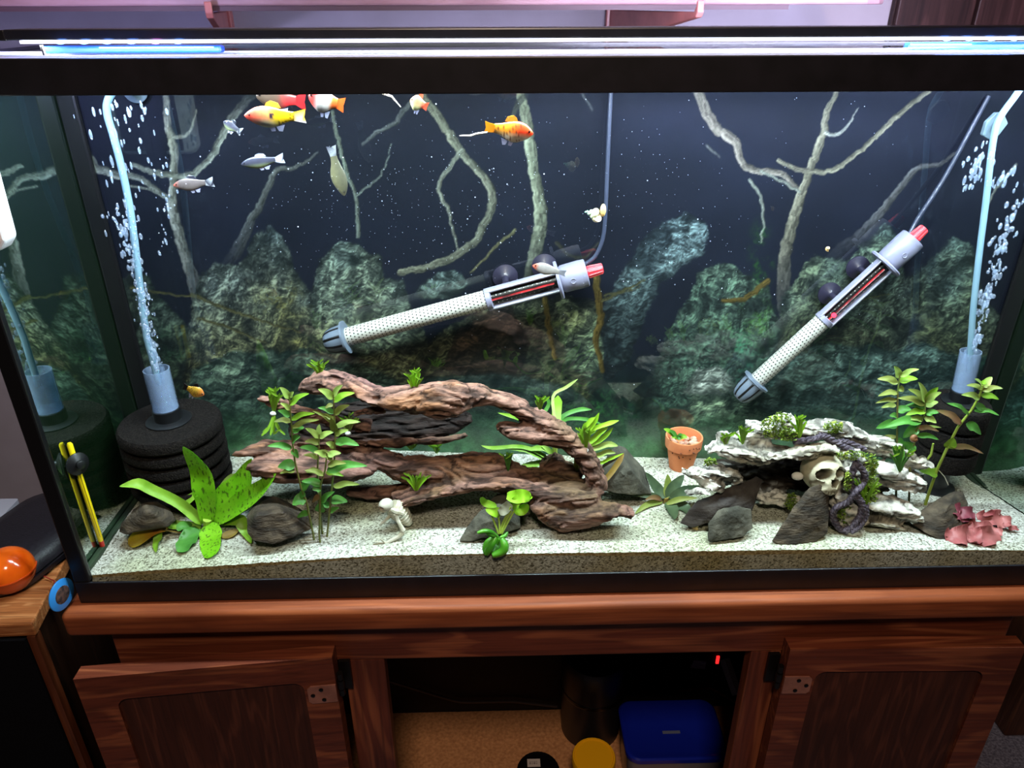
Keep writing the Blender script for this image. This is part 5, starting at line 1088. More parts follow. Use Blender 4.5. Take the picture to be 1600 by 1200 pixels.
ol([(1120, 735, 14, .12), (1160, 738, 24, .13), (1220, 738, 30, .135), (1280, 740, 32, .135), (1330, 742, 34, .12), (1380, 770, 26, .11)], .012)
def orn_rough(co, no):
    x, y, z = co.T; w = fbm3(x*16, y*16, z*16, 60, 2)
    g = ridge(fbm3(x*20+w*3, y*60+w*3, z*120+x*25+w*4, 61, 3)); st = np.floor(fbm3(x*18, y*30, z*90+x*20, 62, 2)*8)/8
    return no*((st-.5)*.014-np.clip((g-.75)*5, 0, 1)*.004+(fbm3(x*90, y*110, z*160, 63, 2)-.5)*.005)[:, None]
ob, co, no = fuse(om, .0023, orn_rough, 2)
x, y, z = co.T; w = fbm3(x*16, y*16, z*16, 60, 2); g = ridge(fbm3(x*20+w*3, y*60+w*3, z*120+x*25+w*4, 61, 3)); cr = np.clip((g-.70)*4.5, 0, 1)
n1 = fbm3(x*40, y*50, z*90, 64, 3); n2 = fbm3(x*14, y*14, z*20, 65, 3); n3 = fbm3(x*90, y*120, z*260+x*60, 66, 2)
c = lin((236, 232, 222))[None]*np.ones((len(co), 1)); k = np.clip((n1-.5)*4, 0, 1)[:, None]*.6; c = c*(1-k)+lin((170, 166, 152))[None]*k
k = np.clip((n2-.52)*6, 0, 1)[:, None]*.55; c = c*(1-k)+lin((150, 134, 92))[None]*k
k = np.clip((n3-.60)*9, 0, 1)[:, None]*.75; c = c*(1-k)+lin((70, 66, 60))[None]*k
c = c*(1-.85*cr[:, None])+lin((58, 54, 48))[None]*.85*cr[:, None]
deep = np.clip((y-.113)/.01, 0, 1)*np.clip((pw(1200, 708, .12)[2]-z)/.008, 0, 1)*np.clip((.44-x)/.04, 0, 1); c = c*(1-deep[:, None])+lin((44, 36, 28))[None]*deep[:, None]  # shade inside the cave painted into the stone colour
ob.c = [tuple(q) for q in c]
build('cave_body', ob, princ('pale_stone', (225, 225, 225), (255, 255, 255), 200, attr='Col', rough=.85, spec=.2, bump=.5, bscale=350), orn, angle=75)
# skull, turned a little aside, eye and nose cavities sunk into the bone
def skull_mesh(c, R, yaw, tilt, seg=44):
    bm = bmesh.new(); bmesh.ops.create_icosphere(bm, subdivisions=5, radius=1.0); V = np.array([v.co for v in bm.verts])
    x, y, z = V.T
    face = np.clip(-y, 0, 1)
    # local frame: -y faces out, z up
    sx = .80-.12*np.clip(-z, 0, 1)-.10*face*np.clip(-z+.2, 0, 1); P = np.stack([x*sx, y*.98, z*.88], 1)
    jaw = np.clip((-z-.25)/.5, 0, 1)*face; P[:, 2] -= jaw*.30; P[:, 1] -= jaw*.10
    P[:, 1] -= .10*np.exp(-((z+.02)**2/.02+(np.abs(x)-.55)**2/.03))*(y < 0)
    col = np.tile(lin((206, 198, 170)), (len(V), 1))
    def dent(cx, cz, rx, rz, dep, soft=.35, dark=1):
        u = np.hypot((P[:, 0]-cx)/rx, (P[:, 2]-cz)/rz); m = np.clip((1+soft-u)/soft, 0, 1)*(y < -.15); m = m*m*(3-2*m); P[:, 1] += m*dep; col[:] = col*(1-m[:, None]*dark*.92)+lin((36, 30, 24))[None]*m[:, None]*dark*.92
    dent(-.33, .02, .235, .20, .62); dent(.33, .02, .235, .20, .62); dent(-.05, -.36, .075, .15, .36, .4); dent(.07, -.36, .06, .14, .36, .4)
    dent(-.52, -.42, .16, .14, .22, .5, .4); dent(.52, -.42, .16, .14, .22, .5, .4)
    for k in range(-3, 4): dent(k*.095, -.78, .018, .10, .05, .6, .7)
    dent(0, -.70, .34, .022, .04, .6, .5)
    ty, tt = math.radians(yaw), math.radians(tilt)
    Rz = np.array([[math.cos(ty), -math.sin(ty), 0], [math.sin(ty), math.cos(ty), 0], [0, 0, 1]]); Rx = np.array([[1, 0, 0], [0, math.cos(tt), -math.sin(tt)], [0, math.sin(tt), math.cos(tt)]])
    Q = P*R@Rx.T@Rz.T+np.asarray(c); mb = MB(); bm.verts.index_update()
    mb.v = [tuple(q) for q in Q]; mb.f = [tuple(v.index for v in f.verts) for f in bm.faces]; mb.m = [0]*len(mb.f); mb.c = [tuple(q) for q in col]; bm.free(); return mb
bone = princ('bone', (215, 215, 215), (255, 255, 255), 90, attr='Col', rough=.6, spec=.3, bump=.2, bscale=200)
sc_ = pw(1284, 737, .074); build('skull', skull_mesh(sc_, .030, 10, -24), bone, orn, angle=70)
# vines: three strands twisted together along each run
vine_m = princ('vine_purple', (52, 44, 58), (108, 98, 110), 300, rough=.7, spec=.25, bump=.8, bscale=500)
def vine(pts, r, Yv, strands=3):
    P = [pw(x, y, Yv+d) for x, y, d in [tuple(q)+(0,)*(3-len(q)) for q in pts]]; n = len(P)*8; Q = []
    for k in range(n):
        t = k/(n-1)*(len(P)-1); i = min(int(t), len(P)-2); u = t-i; a, b, c, d = P[max(i-1, 0)], P[i], P[i+1], P[min(i+2, len(P)-1)]
        Q.append(.5*((2*b)+(-a+c)*u+(2*a-5*b+4*c-d)*u*u+(-a+3*b-3*c+d)*u**3))
    v = build('vine', MB(), vine_m, orn) if False else None
    m = mpp(P[0]); parts = []
    for s_ in range(strands):
        S = []
        for k, q in enumerate(Q):
            tg = Q[min(k+1, n-1)]-Q[max(k-1, 0)]; tg /= np.linalg.norm(tg)+1e-9; a_ = np.cross(tg, [0, -1, .2]); a_ /= np.linalg.norm(a_)+1e-9; b_ = np.cross(a_, tg)
            ph = k*.75+s_*2*math.pi/strands; S.append(q+(a_*math.cos(ph)+b_*math.sin(ph))*r*m*.55)
        parts.append(S)
    o = build('vine', MB().tube(parts[0], r*m*.62, 6), vine_m, orn)
    for S in parts[1:]: build('strand', MB().tube(S, r*m*.62, 6), vine_m, o)
vine([(1338, 724, .004), (1331, 742, 0), (1332, 760, 0), (1338, 774, -.004), (1347, 788, -.006), (1344, 806, -.006), (1332, 822, -.006), (1320, 830, -.006)], 5.5, .046)
vine([(1336, 722, .004), (1350, 738, 0), (1350, 752, 0), (1338, 768, -.008), (1326, 784, -.004), (1308, 792, -.002), (1301, 805, 0), (1310, 824, -.002), (1322, 830, -.004)], 5, .046)
vine([(1352, 790, -.004), (1352, 806, -.006), (1342, 822, -.008), (1330, 830, -.008)], 5, .046)
vine([(1240, 690, .0), (1270, 686, -.004), (1290, 682, -.006), (1310, 694, -.006), (1330, 704, -.008), (1338, 722, -.03)], 4.5, .082)
vine([(1282, 678, .0), (1300, 690, 0), (1322, 690, .004), (1352, 702, .004)], 4, .078)
# moss: small leaves heaped on the stone (nobody could count them)
moss_m = princ('moss', (130, 160, 44), (196, 214, 92), 120, rough=.8, transl=.2, c3=(92, 122, 36))
def moss(regions, seed):
    rs = random.Random(seed); mb = MB()
    for (x, y, rx, ry, Ym, n) in regions:
        for k in range(n):
            a = rs.random()*2*math.pi; r = math.sqrt(rs.random()); p = pw(x+rx*r*math.cos(a), y+ry*r*math.sin(a), Ym+rs.uniform(-.006, .003)); q = p+np.array([rs.uniform(-1, 1), rs.uniform(-1, .3), rs.uniform(-.2, 1)])*.0034
            s_ = np.array([rs.uniform(-1, 1), rs.uniform(-1, 1), rs.uniform(-1, 1)])*.0013
            mb.add([p-s_, p+s_, q+s_*.4, q-s_*.4, (p+q)/2+np.array([0, -.0012, .0008])], [(0, 1, 4), (1, 2, 4), (2, 3, 4), (3, 0, 4), (0, 3, 2, 1)])
    o = build('moss', mb, moss_m, orn, smooth=False); o['kind'] = 'stuff'
moss([(1208, 668, 20, 18, .082, 420), (1232, 680, 14, 10, .08, 200), (1222, 653, 14, 8, .09, 140)], 1)
moss([(1302, 668, 14, 10, .085, 220)], 2); moss([(1330, 712, 26, 7, .05, 240), (1362, 730, 8, 20, .058, 240), (1362, 760, 12, 16, .052, 260), (1358, 778, 12, 8, .048, 160)], 3)
moss([(1324, 752, 6, 16, .046, 160)], 4); moss([(1322, 804, 14, 14, .05, 260)], 5); moss([(1110, 722, 10, 6, .056, 120), (1236, 784, 8, 14, .08, 160)], 6)
gO = 'small plants growing on the cave ornament'
tuft('bright fern tuft standing in the moss on top of the cave ornament', 1249, 684, 22, 36, .078, L_bright, 7, 21, gO, bw=6)
tuft('fern tuft beside the purple vine knot of the cave ornament', 1352, 790, 50, 46, .044, L_lime, 8, 22, gO, bw=5)
tuft('dark rooted fern tuft on the cave ornament under the leafy stems', 1406, 738, 38, 44, .066, L_green, 8, 23, gO, bw=5)
tuft('small tuft on the upper ledge of the cave ornament', 1160, 694, 22, 30, .078, L_lime, 5, 24, gO, bw=6)
tuft('low yellowish tuft at the clay-pot end of the cave ornament', 1134, 694, 20, 18, .078, L_olive, 5, 25, gO, bw=7)
p = pw(1246, 744, .07); mbk = MB().ball(p, (.0075, .006, .005), 12, 8); tag(build('white_pebble', mbk, princ('white_pebble', (232, 228, 220), rough=.7)), 'white pebble lodged by the skull', 'pebble')

# ------------------------------------------------------------------ clay pot
pb = ps(1066, 732); PY = min(float(pb[1])+.013, .208); R1 = 29.5*mpp(pw(1067, 681, PY)); ztop = pw(1067, 681, PY)[2]; pb = pw(1067, 700, PY); gz_ = float(sandz(pb[0], PY)); zb_ = gz_-.004; Hh = ztop-zb_
terra = princ('terracotta', (196, 116, 76), (216, 138, 96), 30, rough=.85, spec=.2, c3=(206, 126, 84))
pot = thing('clay_pot', (pb[0], PY, zb_), 'small orange clay pot standing at the back of the sand', 'pot')
zr0 = Hh*.70
build('body', MB().lathe([(R1*.58, 0), (R1*.60, .001), (R1*.84, zr0), (R1*.84, zr0+.002)], (pb[0], PY, zb_), seg=32), terra, pot)
build('rim', MB().lathe([(R1*.80, zr0+.0005), (R1*.955, zr0+.001), (R1*.985, Hh-.002), (R1*.97, Hh), (R1*.90, Hh), (R1*.87, Hh-.002), (R1*.80, Hh-.016)], (pb[0], PY, zb_), seg=36), terra, pot)
stm = MB(); rs_ = random.Random(3)
for k in range(16):
    a = math.radians(rs_.uniform(215, 330)); h_ = Hh*rs_.uniform(.52, .66) if k < 6 else Hh*rs_.uniform(.74, .9); rr_ = R1*(.60+.26*h_/zr0) if h_ < zr0 else R1*.965
    stm.ball((pb[0]+rr_*math.cos(a), PY+rr_*math.sin(a), zb_+h_), (.0011, .0011, .0009), 6, 4)
o = build('stain_speck', stm, princ('pot_stain', (84, 44, 28), rough=.8), pot); o['kind'] = 'stuff'
grv = MB()
for k in range(26):
    a = rs_.random()*6.28; r_ = math.sqrt(rs_.random())*R1*.72; grv.ball((pb[0]+r_*math.cos(a), PY+r_*math.sin(a), zb_+Hh-.010+rs_.uniform(-.002, .001)), (.0042, .004, .0034), 7, 5)
o = build('gravel', grv, princ('gravel', (198, 180, 156), (170, 116, 96), 70, rough=.8), pot); o['kind'] = 'stuff'
pp = thing('potted_sprout', (pb[0]-.004, PY-.005, zb_+Hh-.012), 'little green sprout planted in the clay pot', 'plant')
for k, (tx, ty_, w) in enumerate(((1037, 670, 9), (1046, 673, 8), (1050, 684, 8), (1062, 688, 8), (1074, 684, 9), (1066, 680, 7))):
    bb = pw(1058, 686, PY-.012); leafpart(pp, [bb, (bb+pw(tx, ty_, PY-.015))/2+np.array([0, 0, .003]), pw(tx, ty_, PY-.017)], w, L_green if k % 2 else L_lime, seed=k, facing=(0, -.7, .7))

# ------------------------------------------------------------------ sponge filters
sponge_m = princ('filter_sponge', (17, 15, 15), (42, 37, 34), 420, rough=.95, spec=.08, bump=1.0, bscale=520, lo=.4, hi=.75)
ring_m = princ('filter_black', (16, 17, 20), rough=.4); tube_m = clear_mat('clear_tube', (.80, .88, .96), fres=1.35, groughness=.08, milk=.30, milkcol=(176, 196, 226))
hose_m = princ('air_hose', (150, 186, 206), rough=.3, spec=.5, transl=.35)
def sponge_filter(label, c, R, z0, z1, ndisc, tube_top, tr, basez):
    t = thing('sponge_filter', (c[0], c[1], basez), label, 'filter'); H_ = (z1-z0)/ndisc
    prof = [(R*.86, z0)]
    for k in range(ndisc):
        a, b = z0+k*H_, z0+(k+1)*H_
        prof += [(R*.86, a), (R*.97, a+.0025), (R, a+H_*.3), (R, b-H_*.28), (R*.985, b-.003)]
        if k < ndisc-1: prof += [(R*.86, b-.0025)]
    prof += [(R*.95, z1)]
    build('sponge', MB().lathe([(r, z-basez) for r, z in prof], (c[0], c[1], basez), seg=48), sponge_m, t, angle=30)
    build('base', MB().lathe([(R*.62, 0), (R*.66, .004), (R*.66, .010), (R*.40, .014), (R*.40, z0-basez+.001)], (c[0], c[1], basez-.002), seg=32), ring_m, t)
    B = np.array([c[0], c[1], z1]); ax = np.asarray(tube_top)-B; L = np.linalg.norm(ax); ax /= L
    build('flange', MB().lathe([(tr*1.75, 0), (tr*1.78, .0015), (tr*1.5, .003), (tr*1.12, .0035)], B+np.array([0, 0, .0002]), (0, 0, 1), 32), ring_m, t)
    build('collar', MB().lathe([(tr*1.08, .002), (tr*1.08, .018), (tr*.98, .0185)], B, ax, 28), ring_m, t)
    u = build('uplift_tube', MB().lathe([(tr*.93, .0186), (tr, .019), (tr, L), (tr*.9, L), (tr*.9, .0188)], B, ax, 28), tube_m, t)
    rs = random.Random(5); fo = MB()
    for k in range(46):
        h_ = .02+(L-.02)*rs.random()**.8; a = rs.random()*6.28; r_ = tr*.62*math.sqrt(rs.random()); x_ = np.cross(ax, [0, 1, 0]); x_ /= np.linalg.norm(x_); y_ = np.cross(ax, x_)
        fo.ball(B+ax*h_+x_*math.cos(a)*r_+y_*math.sin(a)*r_, (.0024*rs.uniform(.5, 1.2), .002, .004*rs.uniform(.5, 1.5)), 6, 5)
    o = build('rising_air', fo, bubble_m, t); o['kind'] = 'stuff'
    return t
bubble_m = clear_mat('bubble', (.92, .97, 1.0), milk=.17, milkcol=(190, 205, 235), gloss=.10, groughness=.15)
fc = pw(264, 657, .16); fb = pw(283, 745, .16); Rf = 77*mpp(fc)
gz_ = float(sandz(fc[0], .16))
lf = sponge_filter('black ridged sponge filter with a clear lift tube behind the sword plant', (fc[0], .16), Rf, gz_+.018, fc[2], 5, pw(244, 577, .16), 19*mpp(fc), gz_-.002)
f2c = pw(1500, 640, .175)
rf = sponge_filter('black sponge filter in the shadowy corner behind the leafy stems', (pw(1493, 650, .172)[0], .172), 46*mpp(f2c), float(sandz(.5, .172))+.045, pw(1497, 628, .172)[2], 3, pw(1517, 549, .172), 15*mpp(f2c), float(sandz(.5, .172))-.002)
def hose(pts, Y, r, label):
    P = [pw(x, y, Y+d) for x, y, d in [tuple(q)+(0,)*(3-len(q)) for q in pts]]; n = len(P)*6; Q = []
    for k in range(n+1):
        t = k/n*(len(P)-1); i = min(int(t), len(P)-2); u = t-i; a, b, c, d = P[max(i-1, 0)], P[i], P[i+1], P[min(i+2, len(P)-1)]
        Q.append(.5*((2*b)+(-a+c)*u+(2*a-5*b+4*c-d)*u*u+(-a+3*b-3*c+d)*u**3))
    t = thing('air_tubing', Q[0], label, 'hose'); build('tube', MB().tube(Q, r*mpp(P[0]), 10), hose_m, t); return t
h1 = hose([(248, 600), (238, 560), (228, 520), (219, 450), (212, 390), (203, 325), (190, 262), (177, 212), (168, 180), (168, 160), (178, 142), (200, 132)], .155, 5, 'pale blue airline tubing curving up from the ridged sponge filter')
h2 = hose([(1514, 580), (1518, 520), (1522, 470), (1531, 390), (1541, 310), (1549, 240), (1556, 200), (1566, 178), (1585, 152), (1600, 130)], .165, 4.5, 'pale blue airline tubing rising past the grey suction clip in the far corner')
cup_m = princ('suction_grey', (120, 140, 150), (96, 112, 124), 40, rough=.35, transl=.25)
q = pw(193, 145, .20); o = build('suction_cup', MB().lathe([(.014, .0), (.0142, .002), (.008, .004), (.004, .008), (.0035, .02)], (q[0], TB-.004, q[2]), (0, -1, 0), 24), cup_m, h1)
q = pw(1555, 196, .175); d_ = np.array([math.cos(math.radians(60)), 0, math.sin(math.radians(60))]); e_ = np.array([-d_[2], 0, d_[0]]); s_ = mpp(q); oc_ = [(20, 4), (14, 14), (-4, 17), (-21, 8), (-21, -6), (-8, -15), (12, -14)]
build('suction_clip', stack([[tuple(q+(d_*a+e_*b)*s_+np.array([0, -.002, 0])) for a, b in oc_], [tuple(q+(d_*a+e_*b)*s_+np.array([0, .004, 0])) for a, b in oc_]]), cup_m, h2, False, bevel=.001)
build('clip_stud', MB().lathe([(.0052, 0), (.0045, .003), (.001, .0034)], q+np.array([0, -.002, 0]), (0, -1, 0), 16), cup_m, h2)

# rising bubbles
def bubbles(label, path, Yb_, n, spread, seed, big=1.0, blur=1.0):
    rs = random.Random(seed); mb = MB(); P = [np.array(q, float) for q in path]
    for k in range(n):
        u = rs.random(); t = u*(len(P)-1); i = min(int(t), len(P)-2); q = P[i]*(1-t+i)+P[i+1]*(t-i)
        sp_ = spread*(.35+1.3*u); p = pw(q[0]+rs.gauss(0, sp_*.55), q[1]+rs.uniform(-8, 8), Yb_+rs.uniform(-.03, .02)); r = rs.uniform(.0007, .0022)*big
        mb.ball(p, (r, r, r*rs.uniform(1.0, 2.4)*blur), 7, 5)
    tag(build('bubble_stream', mb, bubble_m), label, None, kind='stuff')
bubbles('air bubbles rising around the tubing of the ridged filter', [(246, 575), (238, 545), (226, 480), (213, 420), (200, 370), (186, 330)], .145, 170, 11, 1)
bubbles('air bubbles drifting upward in the corner above the ridged filter', [(200, 400), (190, 330), (205, 280), (190, 230), (200, 190), (210, 165)], .12, 70, 45, 2, .85, 1.6)
bubbles('air bubbles hugging the tubing of the ridged filter', [(247, 575), (243, 560), (232, 520), (226, 480), (220, 450)], .138, 90, 10, 9, 1.1)
bubbles('thin trail of tiny bubbles by the dead branch', [(250, 400), (262, 330), (250, 280), (240, 240)], .17, 40, 14, 7, .8)
bubbles('air bubbles rising from the filter in the shadowy corner', [(1521, 545), (1530, 520), (1535, 480), (1548, 450), (1560, 400), (1575, 360), (1590, 310)], .16, 190, 11, 3, 1.15, 1.1)
bubbles('air bubbles spreading below the surface in the shadowy corner', [(1510, 300), (1525, 260), (1540, 230), (1570, 300), (1585, 270)], .15, 60, 24, 4, .95, 1.5)
rs_ = random.Random(11); mb = MB()
for k in range(760):
    x, y, Y_ = rs_.uniform(240, 1480), rs_.uniform(155, 620), rs_.uniform(.03, .225)
    if rs_.random() < .5: x, y = rs_.gauss(640, 160), rs_.gauss(330, 70)
    elif rs_.random() < .5: x, y = rs_.gauss(1010, 130), rs_.gauss(330, 100)
    if y < 150: continue
    r = rs_.uniform(.00025, .00048) if rs_.random() < .95 else .0008; p = pw(x, y, Y_)
    mb.add([p+np.array(d)*r for d in ((1, 0, 0), (-1, 0, 0), (0, 1, 0), (0, -1, 0), (0, 0, 1), (0, 0, -1))], [(0, 2, 4), (2, 1, 4), (1, 3, 4), (3, 0, 4), (2, 0, 5), (1, 2, 5), (3, 1, 5), (0, 3, 5)])
tag(build('floating_specks', mb, princ('speck', (170, 176, 190), rough=.8), smooth=False), 'pale specks suspended in the water', None, kind='stuff')

# ------------------------------------------------------------------ heaters
gray_pl = princ('heater_grey', (116, 116, 136), (124, 124, 146), 20, rough=.4); gray_dk = princ('heater_slate', (92, 102, 120), rough=.45); cap_m = princ('heater_cap', (96, 108, 124), rough=.4)
silver = princ('heater_rail', (150, 152, 164), rough=.3, spec=.6); guard_m = princ('heater_guard', (176, 176, 168), rough=.35); hole_m = princ('guard_hole', (50, 50, 50), rough=.7)
red_m = princ('heater_dial', (235, 48, 60), rough=.4); dark_red = princ('element_red', (150, 18, 24), (60, 10, 12), 60, rough=.35); blk = princ('heater_black', (12, 11, 13), rough=.35)
def heater(label, tip, dial, Yh, wpx, frac, lit, cable, cups):
    A, Bp = pw(*tip, Yh), pw(*dial, Yh); L = np.linalg.norm(Bp-A); ax = (Bp-A)/L; m = mpp((A+Bp)/2); r = wpx/2*m
    side_ = np.cross(ax, [0, -1, 0]); side_ /= np.linalg.norm(side_); out_ = np.cross(side_, ax); out_ = out_ if out_[1] < 0 else -out_
    t = thing('aquarium_heater', A, label, 'heater'); fc_, fg, fm, fh, fd = [f*L for f in frac]   # cap end, guard end, frame end(collar), head end, dial end
    def Lth(name, prof, mat, seg=28, par=t): return build(name, MB().lathe(prof, A, ax, seg), mat, par)
    cap = Lth('end_cap', [(.001, 0), (r*.55, .0006), (r*.92, fc_*.08), (r*1.18, fc_*.22), (r*1.36, fc_*.45), (r*1.44, fc_*.72), (r*1.45, fc_*.9)], cap_m)
    for k in range(9):
        a = k*2*math.pi/9; d = side_*math.cos(a)+out_*math.sin(a); tt = np.cross(ax, d)
        P = [A+ax*fc_*u+d*r*rr for u, rr in ((.09, .96), (.22, 1.20), (.45, 1.38), (.65, 1.44), (.86, 1.47))]
        build('slot', MB().tube(P, [(r*.13, r*.05)]*5, 6, up=d), blk, cap)
    Lth('cap_flange', [(r*1.45, fc_*.9), (r*1.76, fc_*.92), (r*1.78, fc_), (r*1.2, fc_+.001)], cap_m)
    g = Lth('guard_tube', [(r*.96, fc_+.001), (r, fc_+.002), (r, fg), (r*.95, fg)], guard_m)
    hm = MB(); nr, na = max(12, int((fg-fc_)/.0050)), 18
    for i in range(nr):
        for j in range(na):
            a = (j+.5*(i % 2))*2*math.pi/na; d = side_*math.cos(a)+out_*math.sin(a)
            if d@out_ < -.3: continue
            p = A+ax*(fc_+.004+(fg-fc_-.008)*i/(nr-1))+d*r*1.006; tt = np.cross(ax, d); h_ = .00125
            hm.add([p+ax*h_, p+tt*h_, p-ax*h_, p-tt*h_, p-d*.001], [(0, 1, 2, 3), (1, 0, 4), (2, 1, 4), (3, 2, 4), (0, 3, 4)])
    o = build('guard_perforation', hm, hole_m, g, False); o['kind'] = 'stuff'
    gt = Lth('glass_tube', [(r*.62, fg-.004), (r*.62, fm)], blk)
    e = A+ax*(fg+.004); 
    build('element', MB().tube([A+ax*(fg+.002)+out_*r*.62, A+ax*(fm-.004)+out_*r*.62], [(r*.26, r*.12)]*2, 6, up=side_), dark_red, gt)
    for s_ in (-.34, .34):
        tick = MB()
        for k in range(14):
            p = A+ax*(fg+.005+(fm-fg-.012)*k/13)+out_*r*.58+side_*r*s_*1.2; tick.add([p-ax*.0005-side_*.0006, p+ax*.0005-side_*.0006, p+ax*.0005+side_*.0006, p-ax*.0005+side_*.0006, p+out_*.0006], [(0, 1, 4), (1, 2, 4), (2, 3, 4), (3, 0, 4), (3, 2, 1, 0)])
        o = build('scale_tick', tick, guard_m, gt, False); o['kind'] = 'stuff'
    for s_ in (-1, 1):
        P0, P1 = A+ax*(fg-.003)+side_*r*.95*s_+out_*r*.2, A+ax*(fm+.003)+side_*r*.95*s_+out_*r*.2
        ra = build('rail', MB().tube([P0, P1], [(r*.30, r*.42)]*2, 8, up=out_), gray_pl, t)
        build('rail_gloss', MB().tube([P0+ax*.003+out_*r*.40, P1-ax*.003+out_*r*.40], [(r*.10, r*.06)]*2, 6, up=out_), silver, ra)
    Lth('collar', [(r*.98, fg-.004), (r*1.12, fg-.003), (r*1.12, fg+.003), (r*.98, fg+.004)], gray_pl)
    Lth('head_flange', [(r*1.2, fm), (r*1.95, fm+.0005), (r*2.0, fm+.003), (r*1.9, fm+.0045), (r*1.25, fm+.005)], gray_pl, 32)
    hd = Lth('head', [(r*1.25, fm+.0045), (r*1.42, fm+.008), (r*1.46, fh-.008), (r*1.44, fh-.0072), (r*1.44, fh-.0066), (r*1.42, fh-.001), (r*1.3, fh), (.002, fh)], gray_pl, 32)
    c_ = A+ax*(fm+fh)*.5+out_*r*1.43
    rg = [c_+(ax*math.cos(a)+side_*math.sin(a))*r*.26 for a in np.linspace(.5, 5.9, 14)]
    build('raised_mark', MB().tube(rg, r*.06, 6), gray_pl, hd)
    dp = [(r*.62, fh), (r*.60, fh+.001), (r*.50, fd-.002), (r*.46, fd), (.0015, fd)]
    dl = build('dial', MB().lathe(dp, A+side_*0, ax, 18), red_m, t)
    for k in range(10):
        a = k*2*math.pi/10; d = side_*math.cos(a)+out_*math.sin(a)
        build('dial_rib', MB().tube([A+ax*(fh+.002)+d*r*.60, A+ax*(fd-.001)+d*r*.5], r*.08, 5), red_m, dl)
    if lit: build('indicator', MB().ball(A+ax*(fg+.012)+out_*r*.70, (r*.28,)*3, 12, 8), glow('indicator_red', (255, 40, 60), 9.0), t)
    for u in cups:
        p = A+ax*u*L+side_*0; top = np.array([0, 0, 1.0])
        q = np.array([p[0], TB-.0025, p[2]])+top*r*(1.1)
        build('suction_cup', MB().lathe([(r*1.35, 0), (r*1.35, .002), (r*.7, .005), (r*.35, .008), (r*.35, TB-Yh-r*.3)], q, (0, -1, 0), 24), princ('heater_sucker', (34, 32, 48), rough=.35), t)
        build('clip', MB().tube([q+np.array([0, -.012, 0]), p+side_*r*.9], r*.22, 6), gray_pl, t)
    P = [pw(x, y, Yh+d) for x, y, d in cable]; Q = []
    n = len(P)*6
    for k in range(n+1):
        tt = k/n*(len(P)-1); i = min(int(tt), len(P)-2); u = tt-i; a, b, c, d = P[max(i-1, 0)], P[i], P[i+1], P[min(i+2, len(P)-1)]
        Q.append(.5*((2*b)+(-a+c)*u+(2*a-5*b+4*c-d)*u*u+(-a+3*b-3*c+d)*u**3))
    build('power_cable', MB().tube(Q, .0026, 8), princ('heater_cable', (42, 48, 66), rough=.45), t)
    return t
heater('grey and white aquarium heater sloping above the driftwood', (507, 536), (942, 419), .203, 30, (.083, .60, .84, .945, 1.0), False, [(915, 412, .004), (930, 400, .006), (942, 372, .008), (946, 330, .01), (949, 260, .015), (952, 190, .02), (955, 130, .025)], (.66, .80))
heater('steeply tilted aquarium heater with its red pilot lamp glowing', (1152, 623), (1445, 356), .206, 27, (.115, .49, .80, .945, 1.0), True, [(1418, 372, .004), (1432, 345, .01), (1455, 310, .014), (1480, 270, .018), (1510, 215, .022), (1545, 150, .026)], (.55, .70))

# ------------------------------------------------------------------ thermometer on the side glass, magnet scraper on the front glass
A, B_ = pa(108, 692, 0, -.6015), pa(161, 856, 0, -.6015); axT = (B_-A)/np.linalg.norm(B_-A); LT = np.linalg.norm(B_-A)
A[0] = B_[0] = -.6015; t = thing('thermometer', B_, 'yellow stick thermometer held to the side glass by a black sucker', 'thermometer')
rT = 4.4*mpp(A)
build('glass_stem', MB().lathe([(rT*.6, 0), (rT, .002), (rT, LT*.92), (rT*.95, LT*.925)], A, axT, 14), princ('thermo_yellow', (232, 206, 24), rough=.2, spec=.6, coat=.4), t)
build('bulb', MB().lathe([(rT*.9, LT*.9255), (rT*.9, LT*.985), (rT*.5, LT)], A, axT, 14), princ('thermo_red', (196, 38, 24), rough=.3), t)
build('scale_strip', MB().tube([A+axT*LT*.12+np.array([rT*.7, -rT*.72, 0]), A+axT*LT*.88+np.array([rT*.7, -rT*.72, 0])], [(rT*.10, rT*.10)]*2, 5), princ('thermo_print', (110, 84, 14), rough=.4), t)
q = A+axT*LT*.17; ccup = MB().lathe([(.0135, 0), (.0135, .002), (.009, .004), (.0055, .0055), (.005, .009), (.004, .0095)], q+np.array([.004, -.004, 0]), (.86, -.5, .1), 28)
build('suction_cup', ccup, princ('sucker_black', (18, 18, 20), rough=.35), t)
cs = pw(17, 372, -.02); cs = cs+np.array([-.030, .008, .058-.012]); t = thing('magnet_scraper', (cs[0], -.012, cs[2]-.07), 'white rounded magnet scraper on the front glass, cut by the picture edge', 'scraper')
bm2 = stack([[(cs[0]+a, y, cs[2]+b) for a, b in [(-.03, -.058), (.018, -.058), (.026, -.048), (.030, .05), (.024, .058), (-.03, .058)]] for y in (-.024, -.0012)])
build('body', bm2, white_plastic, t, False, bevel=.004, bseg=3); build('pad', MB().box(cs[0]-.03, cs[0]+.012, .0095, .014, cs[2]-.05, cs[2]+.05), matte_black, t, False)

